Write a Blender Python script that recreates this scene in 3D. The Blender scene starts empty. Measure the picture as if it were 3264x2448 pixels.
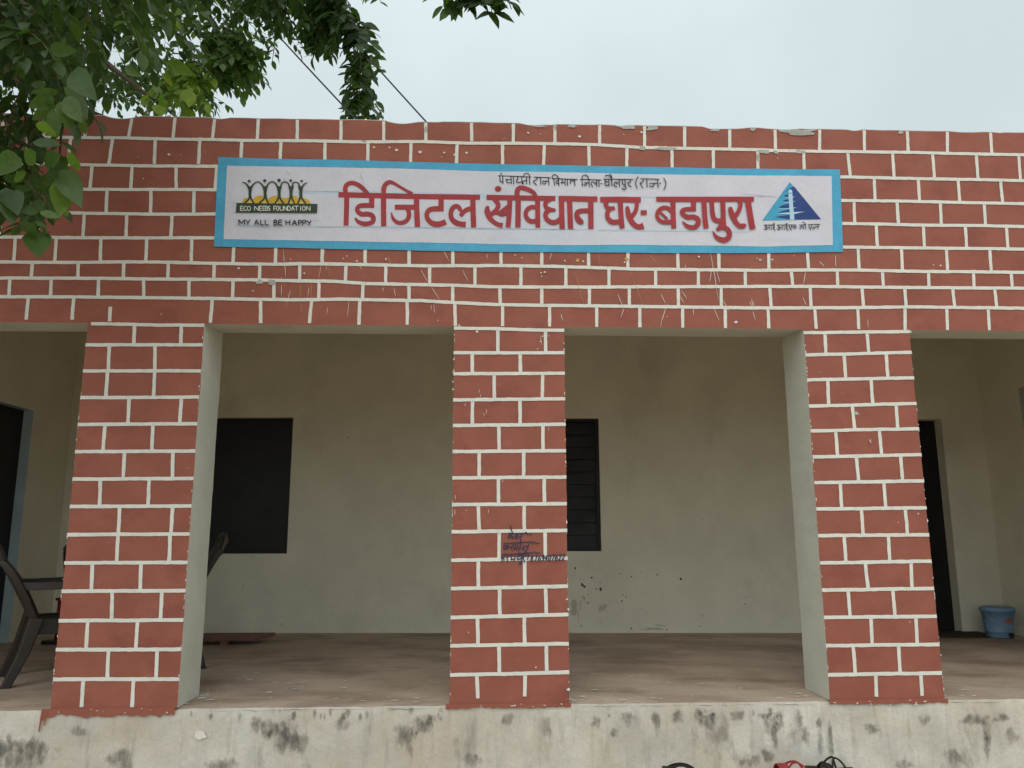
import bpy, math, random
from mathutils import Vector, Matrix, noise
random.seed(7)
R = math.radians
SC = bpy.context.scene
COL = SC.collection

# ------------------------------------------------------------------ camera
EYE = Vector((0.0, -4.5, 0.9294))
PITCH, YAW, ROLL, FPX = R(10.3959), R(2.4219), R(-0.1308), 2520.0
FWD = Vector((math.sin(YAW)*math.cos(PITCH), math.cos(YAW)*math.cos(PITCH), math.sin(PITCH)))
_rt = Vector((math.cos(YAW), -math.sin(YAW), 0)); _up = _rt.cross(FWD)
RT = _rt*math.cos(ROLL) + _up*math.sin(ROLL)
UP = _up*math.cos(ROLL) - _rt*math.sin(ROLL)
cam_d = bpy.data.cameras.new('camera'); cam = bpy.data.objects.new('camera', cam_d); COL.objects.link(cam)
cam_d.sensor_fit = 'HORIZONTAL'; cam_d.sensor_width = 36.0; cam_d.lens = 36.0*FPX/3264.0
cam_d.clip_start = 0.05; cam_d.clip_end = 3000
M = Matrix((RT, UP, -FWD)).transposed().to_4x4(); M.translation = EYE
cam.matrix_world = M
SC.camera = cam

# ------------------------------------------------------------------ light
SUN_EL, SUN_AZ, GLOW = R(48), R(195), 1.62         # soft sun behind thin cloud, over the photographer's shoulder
w = bpy.data.worlds.new('World'); SC.world = w; w.use_nodes = True
nt = w.node_tree; nt.nodes.clear()
out = nt.nodes.new('ShaderNodeOutputWorld'); bg = nt.nodes.new('ShaderNodeBackground')
sky = nt.nodes.new('ShaderNodeTexSky'); sky.sky_type = 'NISHITA'; sky.sun_disc = False
sky.sun_elevation = SUN_EL; sky.sun_rotation = SUN_AZ; sky.dust_density = 6; sky.air_density = 1.2
tc = nt.nodes.new('ShaderNodeTexCoord'); sep = nt.nodes.new('ShaderNodeSeparateXYZ')
ramp = nt.nodes.new('ShaderNodeValToRGB')
ramp.color_ramp.elements[0].position = 0.0; ramp.color_ramp.elements[0].color = (0.64, 0.72, 0.735, 1)
ramp.color_ramp.elements[1].position = 1.0; ramp.color_ramp.elements[1].color = (1.0, 1.0, 0.97, 1)
e = ramp.color_ramp.elements.new(0.55); e.color = (0.685, 0.785, 0.805, 1)
cn = nt.nodes.new('ShaderNodeTexNoise'); cn.inputs['Scale'].default_value = 2.8; cn.inputs['Detail'].default_value = 4
cr = nt.nodes.new('ShaderNodeMapRange'); cr.inputs['From Min'].default_value = .35; cr.inputs['From Max'].default_value = .65
cr.inputs['To Min'].default_value = 11.6; cr.inputs['To Max'].default_value = 13.2
mul = nt.nodes.new('ShaderNodeVectorMath'); mul.operation = 'SCALE'
mx = nt.nodes.new('ShaderNodeMix'); mx.data_type = 'RGBA'; mx.inputs['Factor'].default_value = 0.88
L = nt.links.new
L(tc.outputs['Generated'], sep.inputs[0]); L(sep.outputs['Z'], ramp.inputs[0])
L(tc.outputs['Generated'], cn.inputs['Vector']); L(cn.outputs['Fac'], cr.inputs['Value'])
L(ramp.outputs['Color'], mul.inputs[0]); L(cr.outputs['Result'], mul.inputs['Scale'])
L(sky.outputs['Color'], mx.inputs['A']); L(mul.outputs['Vector'], mx.inputs['B'])
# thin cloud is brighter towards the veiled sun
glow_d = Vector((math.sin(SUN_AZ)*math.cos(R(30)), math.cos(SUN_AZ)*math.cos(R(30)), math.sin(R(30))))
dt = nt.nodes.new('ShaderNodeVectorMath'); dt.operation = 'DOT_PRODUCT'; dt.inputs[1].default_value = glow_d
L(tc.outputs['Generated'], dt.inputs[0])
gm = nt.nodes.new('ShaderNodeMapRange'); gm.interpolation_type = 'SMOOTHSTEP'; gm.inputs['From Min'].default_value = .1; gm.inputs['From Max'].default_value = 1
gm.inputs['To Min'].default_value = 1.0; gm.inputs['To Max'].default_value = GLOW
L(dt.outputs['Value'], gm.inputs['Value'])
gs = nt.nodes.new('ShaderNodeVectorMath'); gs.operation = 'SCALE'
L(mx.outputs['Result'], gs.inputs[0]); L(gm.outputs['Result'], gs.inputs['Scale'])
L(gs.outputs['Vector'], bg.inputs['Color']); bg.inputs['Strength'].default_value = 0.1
L(bg.outputs[0], out.inputs[0])
sd = bpy.data.lights.new('sun', 'SUN'); sd.energy = .42; sd.angle = R(40); sd.color = (1, .965, .91)
sun = bpy.data.objects.new('sun', sd); COL.objects.link(sun)
sdir = Vector((math.sin(SUN_AZ)*math.cos(SUN_EL), math.cos(SUN_AZ)*math.cos(SUN_EL), math.sin(SUN_EL)))
sun.rotation_euler = sdir.to_track_quat('Z', 'Y').to_euler()
vs = SC.view_settings; vs.view_transform = 'Standard'; vs.look = 'None'; vs.exposure = -0.16; vs.gamma = 1.0

# ------------------------------------------------------------------ photo pixel -> point
def ray(px, py):
    return FWD + RT*((px-1632)/FPX) + UP*((1224-py)/FPX)
def at(px, py, Y):                      # point seen at a pixel, on the vertical plane y = Y
    d = ray(px, py); t = (Y-EYE.y)/d.y
    return EYE + d*t
def on_floor(px, py, z=0.0):
    d = ray(px, py); t = (z-EYE.z)/d.z
    return EYE + d*t

# ------------------------------------------------------------------ mesh helpers
class MB:
    def __init__(s): s.v = []; s.f = []; s.m = []; s.sm = []
    def add(s, vs, fs, mat=0, smooth=False):
        o = len(s.v); s.v += [tuple(p) for p in vs]
        for f in fs: s.f.append([i+o for i in f]); s.m.append(mat); s.sm.append(smooth)
    def box(s, a, b, mat=0, mats=None, skip=()):
        x0, y0, z0 = a; x1, y1, z1 = b
        vs = [(x0,y0,z0),(x1,y0,z0),(x1,y1,z0),(x0,y1,z0),(x0,y0,z1),(x1,y0,z1),(x1,y1,z1),(x0,y1,z1)]
        F = {'-z':(0,3,2,1),'+z':(4,5,6,7),'-y':(0,1,5,4),'+x':(1,2,6,5),'+y':(2,3,7,6),'-x':(3,0,4,7)}
        o = len(s.v); s.v += vs
        for k, f in F.items():
            if k in skip: continue
            s.f.append([i+o for i in f]); s.m.append((mats or {}).get(k, mat)); s.sm.append(False)
    def tube(s, pts, rad, n=8, mat=0, cap=True, smooth=True):
        pts = [Vector(p) for p in pts]; N = len(pts)
        if not hasattr(rad, '__len__'): rad = [rad]*N
        vs = []; ref = None
        for i, p in enumerate(pts):
            t = (pts[min(i+1, N-1)]-pts[max(i-1, 0)]).normalized()
            if ref is None:
                ref = t.orthogonal().normalized()
            ref = (ref - t*ref.dot(t))
            ref = ref.normalized() if ref.length > 1e-6 else t.orthogonal().normalized()
            b = t.cross(ref)
            for k in range(n):
                a = 2*math.pi*k/n; vs.append(p+(ref*math.cos(a)+b*math.sin(a))*rad[i])
        fs = []
        for i in range(N-1):
            for k in range(n):
                k2 = (k+1) % n; fs.append((i*n+k, i*n+k2, (i+1)*n+k2, (i+1)*n+k))
        if cap: fs += [tuple(range(n))[::-1], tuple((N-1)*n+k for k in range(n))]
        s.add(vs, fs, mat, smooth)
    def bar(s, pts, ws, ts, side, mat=0, smooth=False):
        """sweep a rectangle: width ws along 'side', thickness ts across it"""
        pts = [Vector(p) for p in pts]; N = len(pts); side = Vector(side).normalized()
        if not hasattr(ws, '__len__'): ws = [ws]*N
        if not hasattr(ts, '__len__'): ts = [ts]*N
        vs = []
        for i, p in enumerate(pts):
            t = (pts[min(i+1, N-1)]-pts[max(i-1, 0)]).normalized()
            sd_ = (side-t*side.dot(t)).normalized(); nn = t.cross(sd_)
            for a, b in ((-1,-1),(1,-1),(1,1),(-1,1)):
                vs.append(p+sd_*(a*ws[i]/2)+nn*(b*ts[i]/2))
        fs = []
        for i in range(N-1):
            for k in range(4):
                k2 = (k+1) % 4; fs.append((i*4+k, i*4+k2, (i+1)*4+k2, (i+1)*4+k))
        fs += [(3,2,1,0), tuple((N-1)*4+k for k in range(4))]
        s.add(vs, fs, mat, smooth)
    def lathe(s, prof, c=(0,0,0), n=32, mat=0, smooth=True, scale=(1,1)):
        vs = []
        for r, z in prof:
            for k in range(n):
                a = 2*math.pi*k/n
                vs.append((c[0]+r*math.cos(a)*scale[0], c[1]+r*math.sin(a)*scale[1], c[2]+z))
        fs = []
        for i in range(len(prof)-1):
            for k in range(n):
                k2 = (k+1) % n; fs.append((i*n+k, i*n+k2, (i+1)*n+k2, (i+1)*n+k))
        s.add(vs, fs, mat, smooth)
    def build(s, name, mats, parent=None, bevel=0):
        me = bpy.data.meshes.new(name); me.from_pydata(s.v, [], s.f)
        if not hasattr(mats, '__len__'): mats = [mats]
        for m_ in mats: me.materials.append(m_)
        me.polygons.foreach_set('material_index', s.m); me.polygons.foreach_set('use_smooth', s.sm)
        me.update()
        o = bpy.data.objects.new(name, me); COL.objects.link(o)
        if parent: o.parent = parent
        if bevel:
            b = o.modifiers.new('bevel', 'BEVEL'); b.width = bevel; b.segments = 2; b.limit_method = 'ANGLE'
        return o
def thing(name, label, cat, loc=(0,0,0), rz=0, group=None):
    o = bpy.data.objects.new(name, None); COL.objects.link(o); o.location = loc; o.rotation_euler = (0,0,rz)
    o['label'] = label; o['category'] = cat
    if group: o['group'] = group
    return o
def tag(o, label, cat, group=None):
    o['label'] = label; o['category'] = cat
    if group: o['group'] = group
    return o

# ------------------------------------------------------------------ materials
def mat(name, col, rough=.75, var=.12, vscale=6, fine=.05, fscale=120, bump=.0, bscale=60, spec=.25, dirt=None):
    m = bpy.data.materials.new(name); m.use_nodes = True; n = m.node_tree; P = n.nodes['Principled BSDF']
    P.inputs['Roughness'].default_value = rough; P.inputs['Specular IOR Level'].default_value = spec
    t = n.nodes.new('ShaderNodeTexCoord')
    a = n.nodes.new('ShaderNodeTexNoise'); a.inputs['Scale'].default_value = vscale; a.inputs['Detail'].default_value = 5
    b = n.nodes.new('ShaderNodeTexNoise'); b.inputs['Scale'].default_value = fscale; b.inputs['Detail'].default_value = 2
    n.links.new(t.outputs['Object'], a.inputs['Vector']); n.links.new(t.outputs['Object'], b.inputs['Vector'])
    ma = n.nodes.new('ShaderNodeMapRange'); ma.inputs['From Min'].default_value = .3; ma.inputs['From Max'].default_value = .7
    ma.inputs['To Min'].default_value = 1-var; ma.inputs['To Max'].default_value = 1+var
    mb = n.nodes.new('ShaderNodeMapRange'); mb.inputs['From Min'].default_value = .3; mb.inputs['From Max'].default_value = .7
    mb.inputs['To Min'].default_value = 1-fine; mb.inputs['To Max'].default_value = 1+fine
    n.links.new(a.outputs['Fac'], ma.inputs['Value']); n.links.new(b.outputs['Fac'], mb.inputs['Value'])
    mm = n.nodes.new('ShaderNodeMath'); mm.operation = 'MULTIPLY'
    n.links.new(ma.outputs[0], mm.inputs[0]); n.links.new(mb.outputs[0], mm.inputs[1])
    sc = n.nodes.new('ShaderNodeVectorMath'); sc.operation = 'SCALE'; sc.inputs[0].default_value = col
    n.links.new(mm.outputs[0], sc.inputs['Scale'])
    last = sc.outputs['Vector']
    m['_col'] = 0
    if dirt:
        for (dcol, dscale, stretch, lo, hi, amt) in dirt:
            mp = n.nodes.new('ShaderNodeMapping'); mp.inputs['Scale'].default_value = stretch
            n.links.new(t.outputs['Object'], mp.inputs['Vector'])
            d = n.nodes.new('ShaderNodeTexNoise'); d.inputs['Scale'].default_value = dscale; d.inputs['Detail'].default_value = 7
            d.inputs['Roughness'].default_value = .62
            n.links.new(mp.outputs[0], d.inputs['Vector'])
            r_ = n.nodes.new('ShaderNodeMapRange'); r_.inputs['From Min'].default_value = lo; r_.inputs['From Max'].default_value = hi
            r_.inputs['To Max'].default_value = amt
            n.links.new(d.outputs['Fac'], r_.inputs['Value'])
            x = n.nodes.new('ShaderNodeMix'); x.data_type = 'RGBA'; x.inputs['B'].default_value = (*dcol, 1)
            n.links.new(r_.outputs[0], x.inputs['Factor']); n.links.new(last, x.inputs['A']); last = x.outputs['Result']
    n.links.new(last, P.inputs['Base Color'])
    if bump:
        bn = n.nodes.new('ShaderNodeTexNoise'); bn.inputs['Scale'].default_value = bscale; bn.inputs['Detail'].default_value = 4
        n.links.new(t.outputs['Object'], bn.inputs['Vector'])
        bp = n.nodes.new('ShaderNodeBump'); bp.inputs['Strength'].default_value = bump; bp.inputs['Distance'].default_value = .01
        n.links.new(bn.outputs['Fac'], bp.inputs['Height']); n.links.new(bp.outputs[0], P.inputs['Normal'])
    return m
RED = mat('red_paint', (.290, .095, .064), .62, .09, 5, .04, 90, .25, 25,
          dirt=[((.215,.062,.047), 3.2, (1,1,1.6), .50, .70, .7), ((.35,.15,.11), 2.1, (1,1,.5), .55, .8, .5), ((.40,.17,.135), 9, (1,1,1), .62, .8, .35)])
WHITE = mat('white_paint', (.68, .68, .615), .7, .06, 8, .05, 80, .2, 40,
            dirt=[((.42,.41,.36), 14, (1,1,1), .58, .75, .5)])
CREAM = mat('limewash', (.75, .705, .575), .9, .06, 3, .03, 60, .25, 30, spec=.1,
            dirt=[((.45,.42,.33), 2.2, (1,1,.6), .55, .8, .45)])
REVEAL = mat('whitewash', (.62, .62, .54), .9, .06, 4, .03, 60, .25, 30, spec=.1,
             dirt=[((.40,.38,.31), 3, (1,1,.5), .56, .8, .5)])
PLINTH = mat('stained_plaster', (.575, .55, .485), .92, .14, 3.2, .06, 70, .5, 28, spec=.1,
             dirt=[((.46,.38,.30), 1.3, (1,1,1.5), .42, .66, .75), ((.40,.39,.35), 6.5, (1,1,.4), .50, .70, .6), ((.22,.20,.16), 4.2, (1,1,.45), .60, .70, .75),
                   ((.33,.30,.25), 16, (1,1,.16), .54, .70, .55), ((.10,.09,.075), 38, (1,1,.7), .70, .76, .8)])
FLOORM = mat('worn_cement', (.46, .36, .285), .75, .16, 2.2, .07, 50, .25, 40, spec=.25,
             dirt=[((.23,.155,.115), 1.3, (1,1.8,1), .46, .66, .75), ((.52,.45,.37), 3.5, (.5,1.8,1), .56, .72, .6),
                   ((.70,.67,.61), 26, (.45,1,1), .66, .70, .8)])
CEMENT = mat('bare_cement', (.40, .40, .37), .95, .12, 10, .12, 60, .5, 60, spec=.1)
FLAKE = mat('chipped_plaster', (.72, .68, .62), .9, .06, 12, .05, 80)
OCHRE = mat('ochre_splash', (.55, .33, .10), .8, .1, 12, .05, 80)
BLUE = mat('blue_border_paint', (.075, .36, .56), .55, .10, 7, .05, 60, .15, 30,
           dirt=[((.06,.24,.40), 5, (.4,1,2.5), .55, .8, .5)])
PANEL = mat('pale_panel_paint', (.60, .59, .66), .6, .05, 5, .03, 60, .15, 30,
            dirt=[((.52,.62,.70), 1.6, (.6,1,2), .5, .75, .55), ((.46,.44,.48), 6, (.3,1,3), .6, .8, .35)])
LETTER = mat('red_letter_paint', (.33, .036, .040), .5, .10, 9, .04, 60)
BLACK = mat('black_letter_paint', (.022, .018, .035), .5, .1, 9, .03, 60)
GREEN = mat('green_logo_paint', (.032, .055, .028), .5, .12, 9, .04, 60)
YELLOW = mat('yellow_logo_paint', (.60, .36, .035), .5, .10, 14, .04, 60)
PALEY = mat('pale_yellow_logo_paint', (.66, .52, .16), .5, .10, 14, .04, 60)
TEAL = mat('teal_logo_paint', (.055, .33, .50), .5, .12, 14, .04, 60)
NAVY = mat('navy_logo_paint', (.025, .055, .20), .5, .12, 14, .04, 60)
ICE = mat('ice_logo_paint', (.42, .62, .76), .5, .08, 14, .04, 60)
WASH = mat('pale_blue_wash', (.46, .58, .68), .6, .08, 8, .03, 60)
INK = mat('blue_black_ink', (.03, .035, .085), .5, .1, 30, .03, 60)
DARKW = mat('near_black', (.016, .015, .015), .45, .25, 6, .1, 40)
SLAT = mat('dark_slat', (.030, .030, .031), .5, .35, 5, .1, 40)
LBLUE = mat('pale_blue_frame', (.42, .52, .55), .7, .08, 6, .03, 60)
BROWN = mat('dark_brown_plastic', (.030, .022, .020), .38, .15, 8, .04, 60, spec=.4)
BOARDM = mat('red_brown_board', (.19, .095, .07), .6, .2, 5, .05, 60)
SOIL = mat('bare_earth', (.43, .34, .245), .95, .2, 1.5, .1, 30, .6, 12)

# ------------------------------------------------------------------ setting
g = MB(); g.add([(-400,-400,-.358),(400,-400,-.358),(400,400,-.358),(-400,400,-.358)], [(0,1,2,3)])
go = g.build('ground', SOIL); go['kind'] = 'structure'

# ------------------------------------------------------------------ building
BLD = thing('building', 'single storey building painted brick red with hand painted white brick lines and open veranda', 'building')
P1 = lambda x, y: (x/2.3695, 360+y/2.3695)
P2 = lambda x, y: (800+x/2.3695, 360+y/2.3695)
P3 = lambda x, y: (1600+x/2.3695, 360+y/2.3695)
P4 = lambda x, y: (2400+x/2.3704, 360+y/2.3704)
CA = lambda x, y: (140+x/2.514, 1000+y/2.514)
CB = lambda x, y: (140+x/2.514, 1640+y/2.514)
CC = lambda x, y: (1380+x/2.592, 1020+y/2.592)
CD = lambda x, y: (1380+x/2.592, 1640+y/2.592)
CE = lambda x, y: (2500+x/2.593, 1020+y/2.593)
CF = lambda x, y: (2500+x/2.593, 1640+y/2.593)

def wob(x, z, s=9.0, k=0.0):
    return noise.noise(Vector((x*s+k, z*s-k, k*1.7)))
def joint(mb, pts, wid, yoff, mi, k=0.0):
    """brushed line of paint on the facade: pts are (x, z) on the wall"""
    P = []
    for a, b in zip(pts[:-1], pts[1:]):
        n = max(1, int(math.dist(a, b)/.018))
        for i in range(n): P.append((a[0]+(b[0]-a[0])*i/n, a[1]+(b[1]-a[1])*i/n))
    P.append(pts[-1])
    vs = []; fs = []
    for i, p in enumerate(P):
        a = P[max(0, i-1)]; b = P[min(len(P)-1, i+1)]
        dx, dz = b[0]-a[0], b[1]-a[1]; l = math.hypot(dx, dz) or 1
        nx, nz = -dz/l, dx/l
        hw = wid/2
        e1 = hw + .0016*wob(p[0], p[1], 28, k) + .0012*wob(p[0], p[1], 90, k+3)
        e2 = hw + .0016*wob(p[0], p[1], 28, k+9) + .0012*wob(p[0], p[1], 90, k+5)
        c = .0012*wob(p[0], p[1], 6, k+2)
        vs.append((p[0]+nx*(e1+c), yoff, p[1]+nz*(e1+c))); vs.append((p[0]-nx*(e2-c), yoff, p[1]-nz*(e2-c)))
        if i: fs.append((2*i-2, 2*i-1, 2*i+1, 2*i))
    mb.add(vs, fs, mi)
def WP(px, py):
    p = at(px, py, 0.0); return (p.x, p.z)
def blob(mb, cx, cz, rx, rz, yoff, mi, k=0, n=14, rough=.35):
    if cz > 3.2: cz = min(cz, top_z(cx)-.010-rz*.75)
    vs = [(cx, yoff, cz)]
    for i in range(n):
        a = 2*math.pi*i/n; q = 1+rough*noise.noise(Vector((math.cos(a)*1.3+k*3.1, math.sin(a)*1.3, k*7.7)))*1.6
        zz = cz+rz*q*math.sin(a)
        if zz > 3.2: zz = min(zz, top_z(cx+rx*q*math.cos(a))-.010)
        vs.append((cx+rx*q*math.cos(a), yoff, zz))
    mb.add(vs, [(0, 1+(i+1) % n, 1+i) for i in range(n)], mi)

JW = .0193
# --- horizontal paint lines of the parapet, measured in the four strips of the photo
HL = [
 [(P1,[(-900,170),(0,175),(150,183),(520,187),(960,190),(1300,200),(1600,202),(1900,210)]),(P2,[(400,211),(850,221),(1300,218),(1640,230)]),(P3,[(0,230),(400,233),(740,243),(1050,262),(1300,268)]),(P4,[(0,279),(350,290),(800,295),(1200,300),(1600,310),(2048,318),(3000,330)])],
 [(P1,[(-900,375),(0,382),(300,385),(520,390),(800,396),(1150,402),(1660,405)])],
 [(P4,[(640,484),(1000,492),(1350,500),(1700,505),(2048,513),(3000,530)])],
 [(P1,[(-900,570),(0,572),(250,575),(600,578),(950,580),(1330,580),(1650,582)])],
 [(P4,[(645,662),(950,665),(1300,672),(1700,680),(2048,688),(3000,700)])],
 [(P1,[(-900,775),(0,770),(520,757),(800,760),(1130,766),(1650,765)])],
 [(P4,[(655,837),(1000,842),(1300,850),(1700,852),(2048,860),(3000,870)])],
 [(P1,[(-900,938),(0,940),(300,940),(620,944),(950,945),(1300,945),(1640,945)])],
 [(P4,[(665,1014),(1000,1018),(1300,1022),(1700,1026),(2048,1030),(3000,1040)])],
 [(P1,[(-900,1120),(0,1126),(250,1130),(600,1130),(900,1126),(1200,1128),(1640,1138)]),(P2,[(0,1142),(250,1144),(380,1140),(700,1143),(1000,1150),(1320,1156)]),(P3,[(0,1154),(300,1158),(650,1168),(1000,1180),(1300,1183)]),(P4,[(0,1190),(400,1188),(800,1188),(1200,1198),(1600,1200),(2048,1206),(3000,1215)])],
 [(P1,[(-900,1244),(0,1248),(300,1249),(600,1249),(1000,1254),(1300,1256)]),(P2,[(0,1262),(300,1268),(600,1272),(850,1288),(1150,1296),(1400,1300)]),(P3,[(0,1316),(300,1316),(700,1316),(1300,1314)]),(P4,[(0,1312),(400,1312),(800,1316),(1200,1320),(1600,1322),(2048,1326),(3000,1335)])],
 [(P1,[(-900,1384),(0,1388),(400,1390),(700,1392),(1100,1396),(1600,1402)]),(P2,[(0,1408),(300,1412),(700,1408),(1000,1414),(1300,1418),(1500,1432)]),(P3,[(0,1450),(400,1455),(700,1458),(1300,1466)]),(P4,[(0,1474),(400,1474),(800,1472),(1200,1466),(1600,1472),(2048,1476),(3000,1485)])],
]
# --- upright paint lines: per row (crop, y of top line, y of bottom line, [(x top, x bottom)...])
VL = [
 (P1, 14, 188, [(-580,-600),(-265,-285),(30,12),(345,328),(655,642),(1000,972),(1325,1308),(1625,1605)]),
 (P2, 36, 214, [(57,47),(352,350),(682,680),(1003,1003),(1320,1322),(1666,1668)]),
 (P3, 70, 240, [(86,86),(399,398),(737,738)]), (P3, 88, 266, [(1076,1076),(1377,1380),(1718,1720)]),
 (P4, 108, 290, [(165,170),(502,502),(838,842)]), (P4, 122, 304, [(1163,1172),(1465,1468),(1790,1803),(2110,2125),(2430,2450)]),
 (P1, 186, 386, [(-740,-760),(-420,-440),(-110,-128),(215,195),(537,515),(853,823),(1175,1168),(1512,1500)]), (P1, 206, 345, [(1828,1820)]),
 (P2, 214, 362, [(227,220),(560,558)]), (P2, 222, 375, [(885,882),(1210,1205)]), (P2, 230, 392, [(1557,1553),(1900,1900)]),
 (P3, 236, 400, [(320,315),(656,658)]), (P3, 256, 412, [(943,940),(1282,1285)]), (P3, 272, 425, [(1595,1597),(1932,1932)]),
 (P4, 292, 430, [(383,387)]), (P4, 297, 490, [(715,735),(1055,1065)]), (P4, 306, 502, [(1355,1372),(1685,1700),(2005,2020),(2330,2350)]),
 (P1, 388, 578, [(-580,-600),(-270,-290),(40,25),(385,370),(698,678),(1000,988)]), (P1, 403, 582, [(1330,1332),(1640,1625)]),
 (P4, 490, 668, [(915,922),(1247,1258)]), (P4, 504, 684, [(1548,1562),(1868,1885),(2190,2208)]),
 (P1, 576, 764, [(-760,-770),(-450,-460),(-140,-150),(165,155),(470,460),(810,803),(1142,1138),(1468,1463)]),
 (P4, 664, 842, [(762,768),(1087,1098)]), (P4, 676, 854, [(1415,1422),(1745,1757),(2060,2068),(2390,2400)]),
 (P1, 764, 944, [(-620,-630),(-300,-310),(5,-5),(295,285),(637,627),(958,953),(1300,1292)]),
 (P4, 842, 1018, [(930,940),(1285,1295)]), (P4, 852, 1026, [(1602,1613),(1912,1925),(2240,2252)]),
 (P1, 942, 1130, [(-520,-535),(-200,-215),(118,105),(428,415),(763,758),(1110,1103),(1450,1445)]), (P1, 1005, 1140, [(1768,1760)]),
 (P2, 1010, 1142, [(187,185),(540,537)]), (P2, 1020, 1152, [(863,862),(1194,1194),(1524,1526),(1888,1888)]),
 (P3, 1045, 1162, [(300,300),(653,655)]), (P3, 1050, 1182, [(952,950),(1328,1330),(1637,1640)]),
 (P4, 1055, 1188, [(118,120),(412,420)]), (P4, 1016, 1192, [(792,802),(1120,1128)]), (P4, 1024, 1202, [(1462,1470),(1788,1800),(2110,2122),(2440,2450)]),
 (P1, 1128, 1250, [(-400,-408),(-80,-88),(245,237),(592,588),(935,932),(1272,1268),(1620,1615)]),
 (P2, 1143, 1268, [(67,65),(370,368)]), (P2, 1146, 1288, [(718,714),(1018,1017)]), (P2, 1156, 1305, [(1350,1350),(1692,1692)]),
 (P3, 1157, 1316, [(143,143),(483,483)]), (P3, 1174, 1316, [(808,808),(1160,1160)]), (P3, 1184, 1314, [(1482,1482),(1836,1838)]),
 (P4, 1189, 1314, [(290,300),(635,640),(978,985)]), (P4, 1200, 1322, [(1325,1330),(1665,1670),(1950,1958),(2280,2290)]),
 (P1, 1250, 1391, [(-560,-570),(-240,-250),(77,68),(390,382),(747,742),(1087,1085),(1430,1428)]), (P1, 1262, 1405, [(1762,1758)]),
 (P2, 1266, 1410, [(174,174),(514,513)]), (P2, 1290, 1414, [(847,842),(1193,1194)]), (P2, 1305, 1442, [(1523,1525),(1880,1882)]),
 (P3, 1316, 1454, [(300,300),(660,662)]), (P3, 1315, 1464, [(960,962),(1330,1332),(1655,1657)]),
 (P4, 1312, 1474, [(125,138),(430,438),(822,835)]), (P4, 1320, 1472, [(1145,1157),(1507,1523),(1825,1840),(2150,2160)]),
 (P1, 1391, 1562, [(-440,-455),(-100,-118),(217,200),(558,547)]), (P1, 1465, 1575, [(835,828)]), (P1, 1402, 1586, [(1605,1590)]),
 (P2, 1410, 1588, [(73,73),(460,442)]), (P2, 1412, 1600, [(824,815),(1181,1180)]), (P2, 1436, 1612, [(1538,1545),(1900,1900)]),
 (P3, 1455, 1628, [(359,360),(715,716)]), (P3, 1463, 1634, [(1040,1042),(1363,1365),(1685,1688)]),
 (P4, 1474, 1640, [(112,120),(466,477),(790,798)]), (P4, 1470, 1645, [(1147,1150),(1462,1470),(1775,1785),(2090,2100)]),
]
# --- front beam and parapet: irregular broken top edge
def top_z(x):
    z = 3.398 + .004*wob(x, 0, 1.2, 4) + .003*wob(x, 0, 9, 1)
    c = wob(x, 0, 5.5, 12)
    if c > .28: z -= (c-.28)*.05
    return z
BZ, BD, BZB = 2.098, .335, 2.130
bm_ = MB()
XA, XB = -6.2, 6.2
NX = 620
xs = [XA+(XB-XA)*i/NX for i in range(NX+1)]
for i in range(NX):
    a, b = xs[i], xs[i+1]; za, zb = top_z(a), top_z(b)
    bm_.add([(a,0,BZ),(b,0,BZ),(b,0,zb-.008),(a,0,za-.008)], [(0,1,2,3)], 0)
    bm_.add([(a,0,za-.008),(b,0,zb-.008),(b,.008,zb),(a,.008,za)], [(0,1,2,3)], 2)
    bm_.add([(a,.008,za),(b,.008,zb),(b,BD-.05,zb),(a,BD-.05,za)], [(0,1,2,3)], 2)
    bm_.add([(a,BD-.05,za),(b,BD-.05,zb),(b,BD-.05,3.0),(a,BD-.05,3.0)], [(0,1,2,3)], 3)
bm_.add([(XA,0,BZ),(XB,0,BZ),(XB,BD,BZB),(XA,BD,BZB)], [(3,2,1,0)], 3)
bm_.add([(XA,BD,BZB),(XB,BD,BZB),(XB,BD,2.86),(XA,BD,2.86)], [(3,2,1,0)], 3)
for x, fl in ((XA, 0), (XB, 1)):
    bm_.add([(x,0,BZ),(x,BD,BZ),(x,BD-.05,3.39),(x,0,3.385)], [(0,1,2,3) if fl else (3,2,1,0)], 0)
for k, segs in enumerate(HL):
    pts = [WP(*c(x, y)) for c, l in segs for x, y in l]
    joint(bm_, pts, JW*1.04, -.0034, 1, k*3.3)
EZ = {-1: [], 1: []}
for segs in HL:
    for sg_, (c, l), q in ((-1, segs[0], 0), (1, segs[-1], -1)):
        x, y = l[q]
        if (sg_ < 0 and x <= -900) or (sg_ > 0 and x >= 3000):
            a = WP(*c(x, y)); joint(bm_, [(sg_*6.19, a[1]), (a[0]+sg_*.001, a[1])], JW*1.04, -.0034, 1, y); EZ[sg_].append((a[1], abs(a[0])))
for sg_ in (-1, 1):
    zs_ = [3.385]+sorted((z for z, _ in EZ[sg_]), reverse=True)+[BZ]
    for r_, (za, zb) in enumerate(zip(zs_[:-1], zs_[1:])):
        xx = EZ[sg_][0][1]+.05+(.13 if r_ % 2 else 0)
        while xx < 6.15:
            joint(bm_, [(sg_*xx, za), (sg_*(xx+random.uniform(-.006,.006)), zb+.002)], JW, -.0022, 1, xx); xx += .262+random.uniform(-.012,.012)
for k, (c, y0, y1, l) in enumerate(VL):
    for j, (xa, xb) in enumerate(l):
        a, b = WP(*c(xa, y0)), WP(*c(xb, y1))
        a = (a[0], min(a[1], top_z(a[0])-.012)); b = (b[0], max(b[1], BZ+.002))
        joint(bm_, [a, b], JW, -.0018-.00013*(k % 7), 1, k+j*.37)
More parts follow.
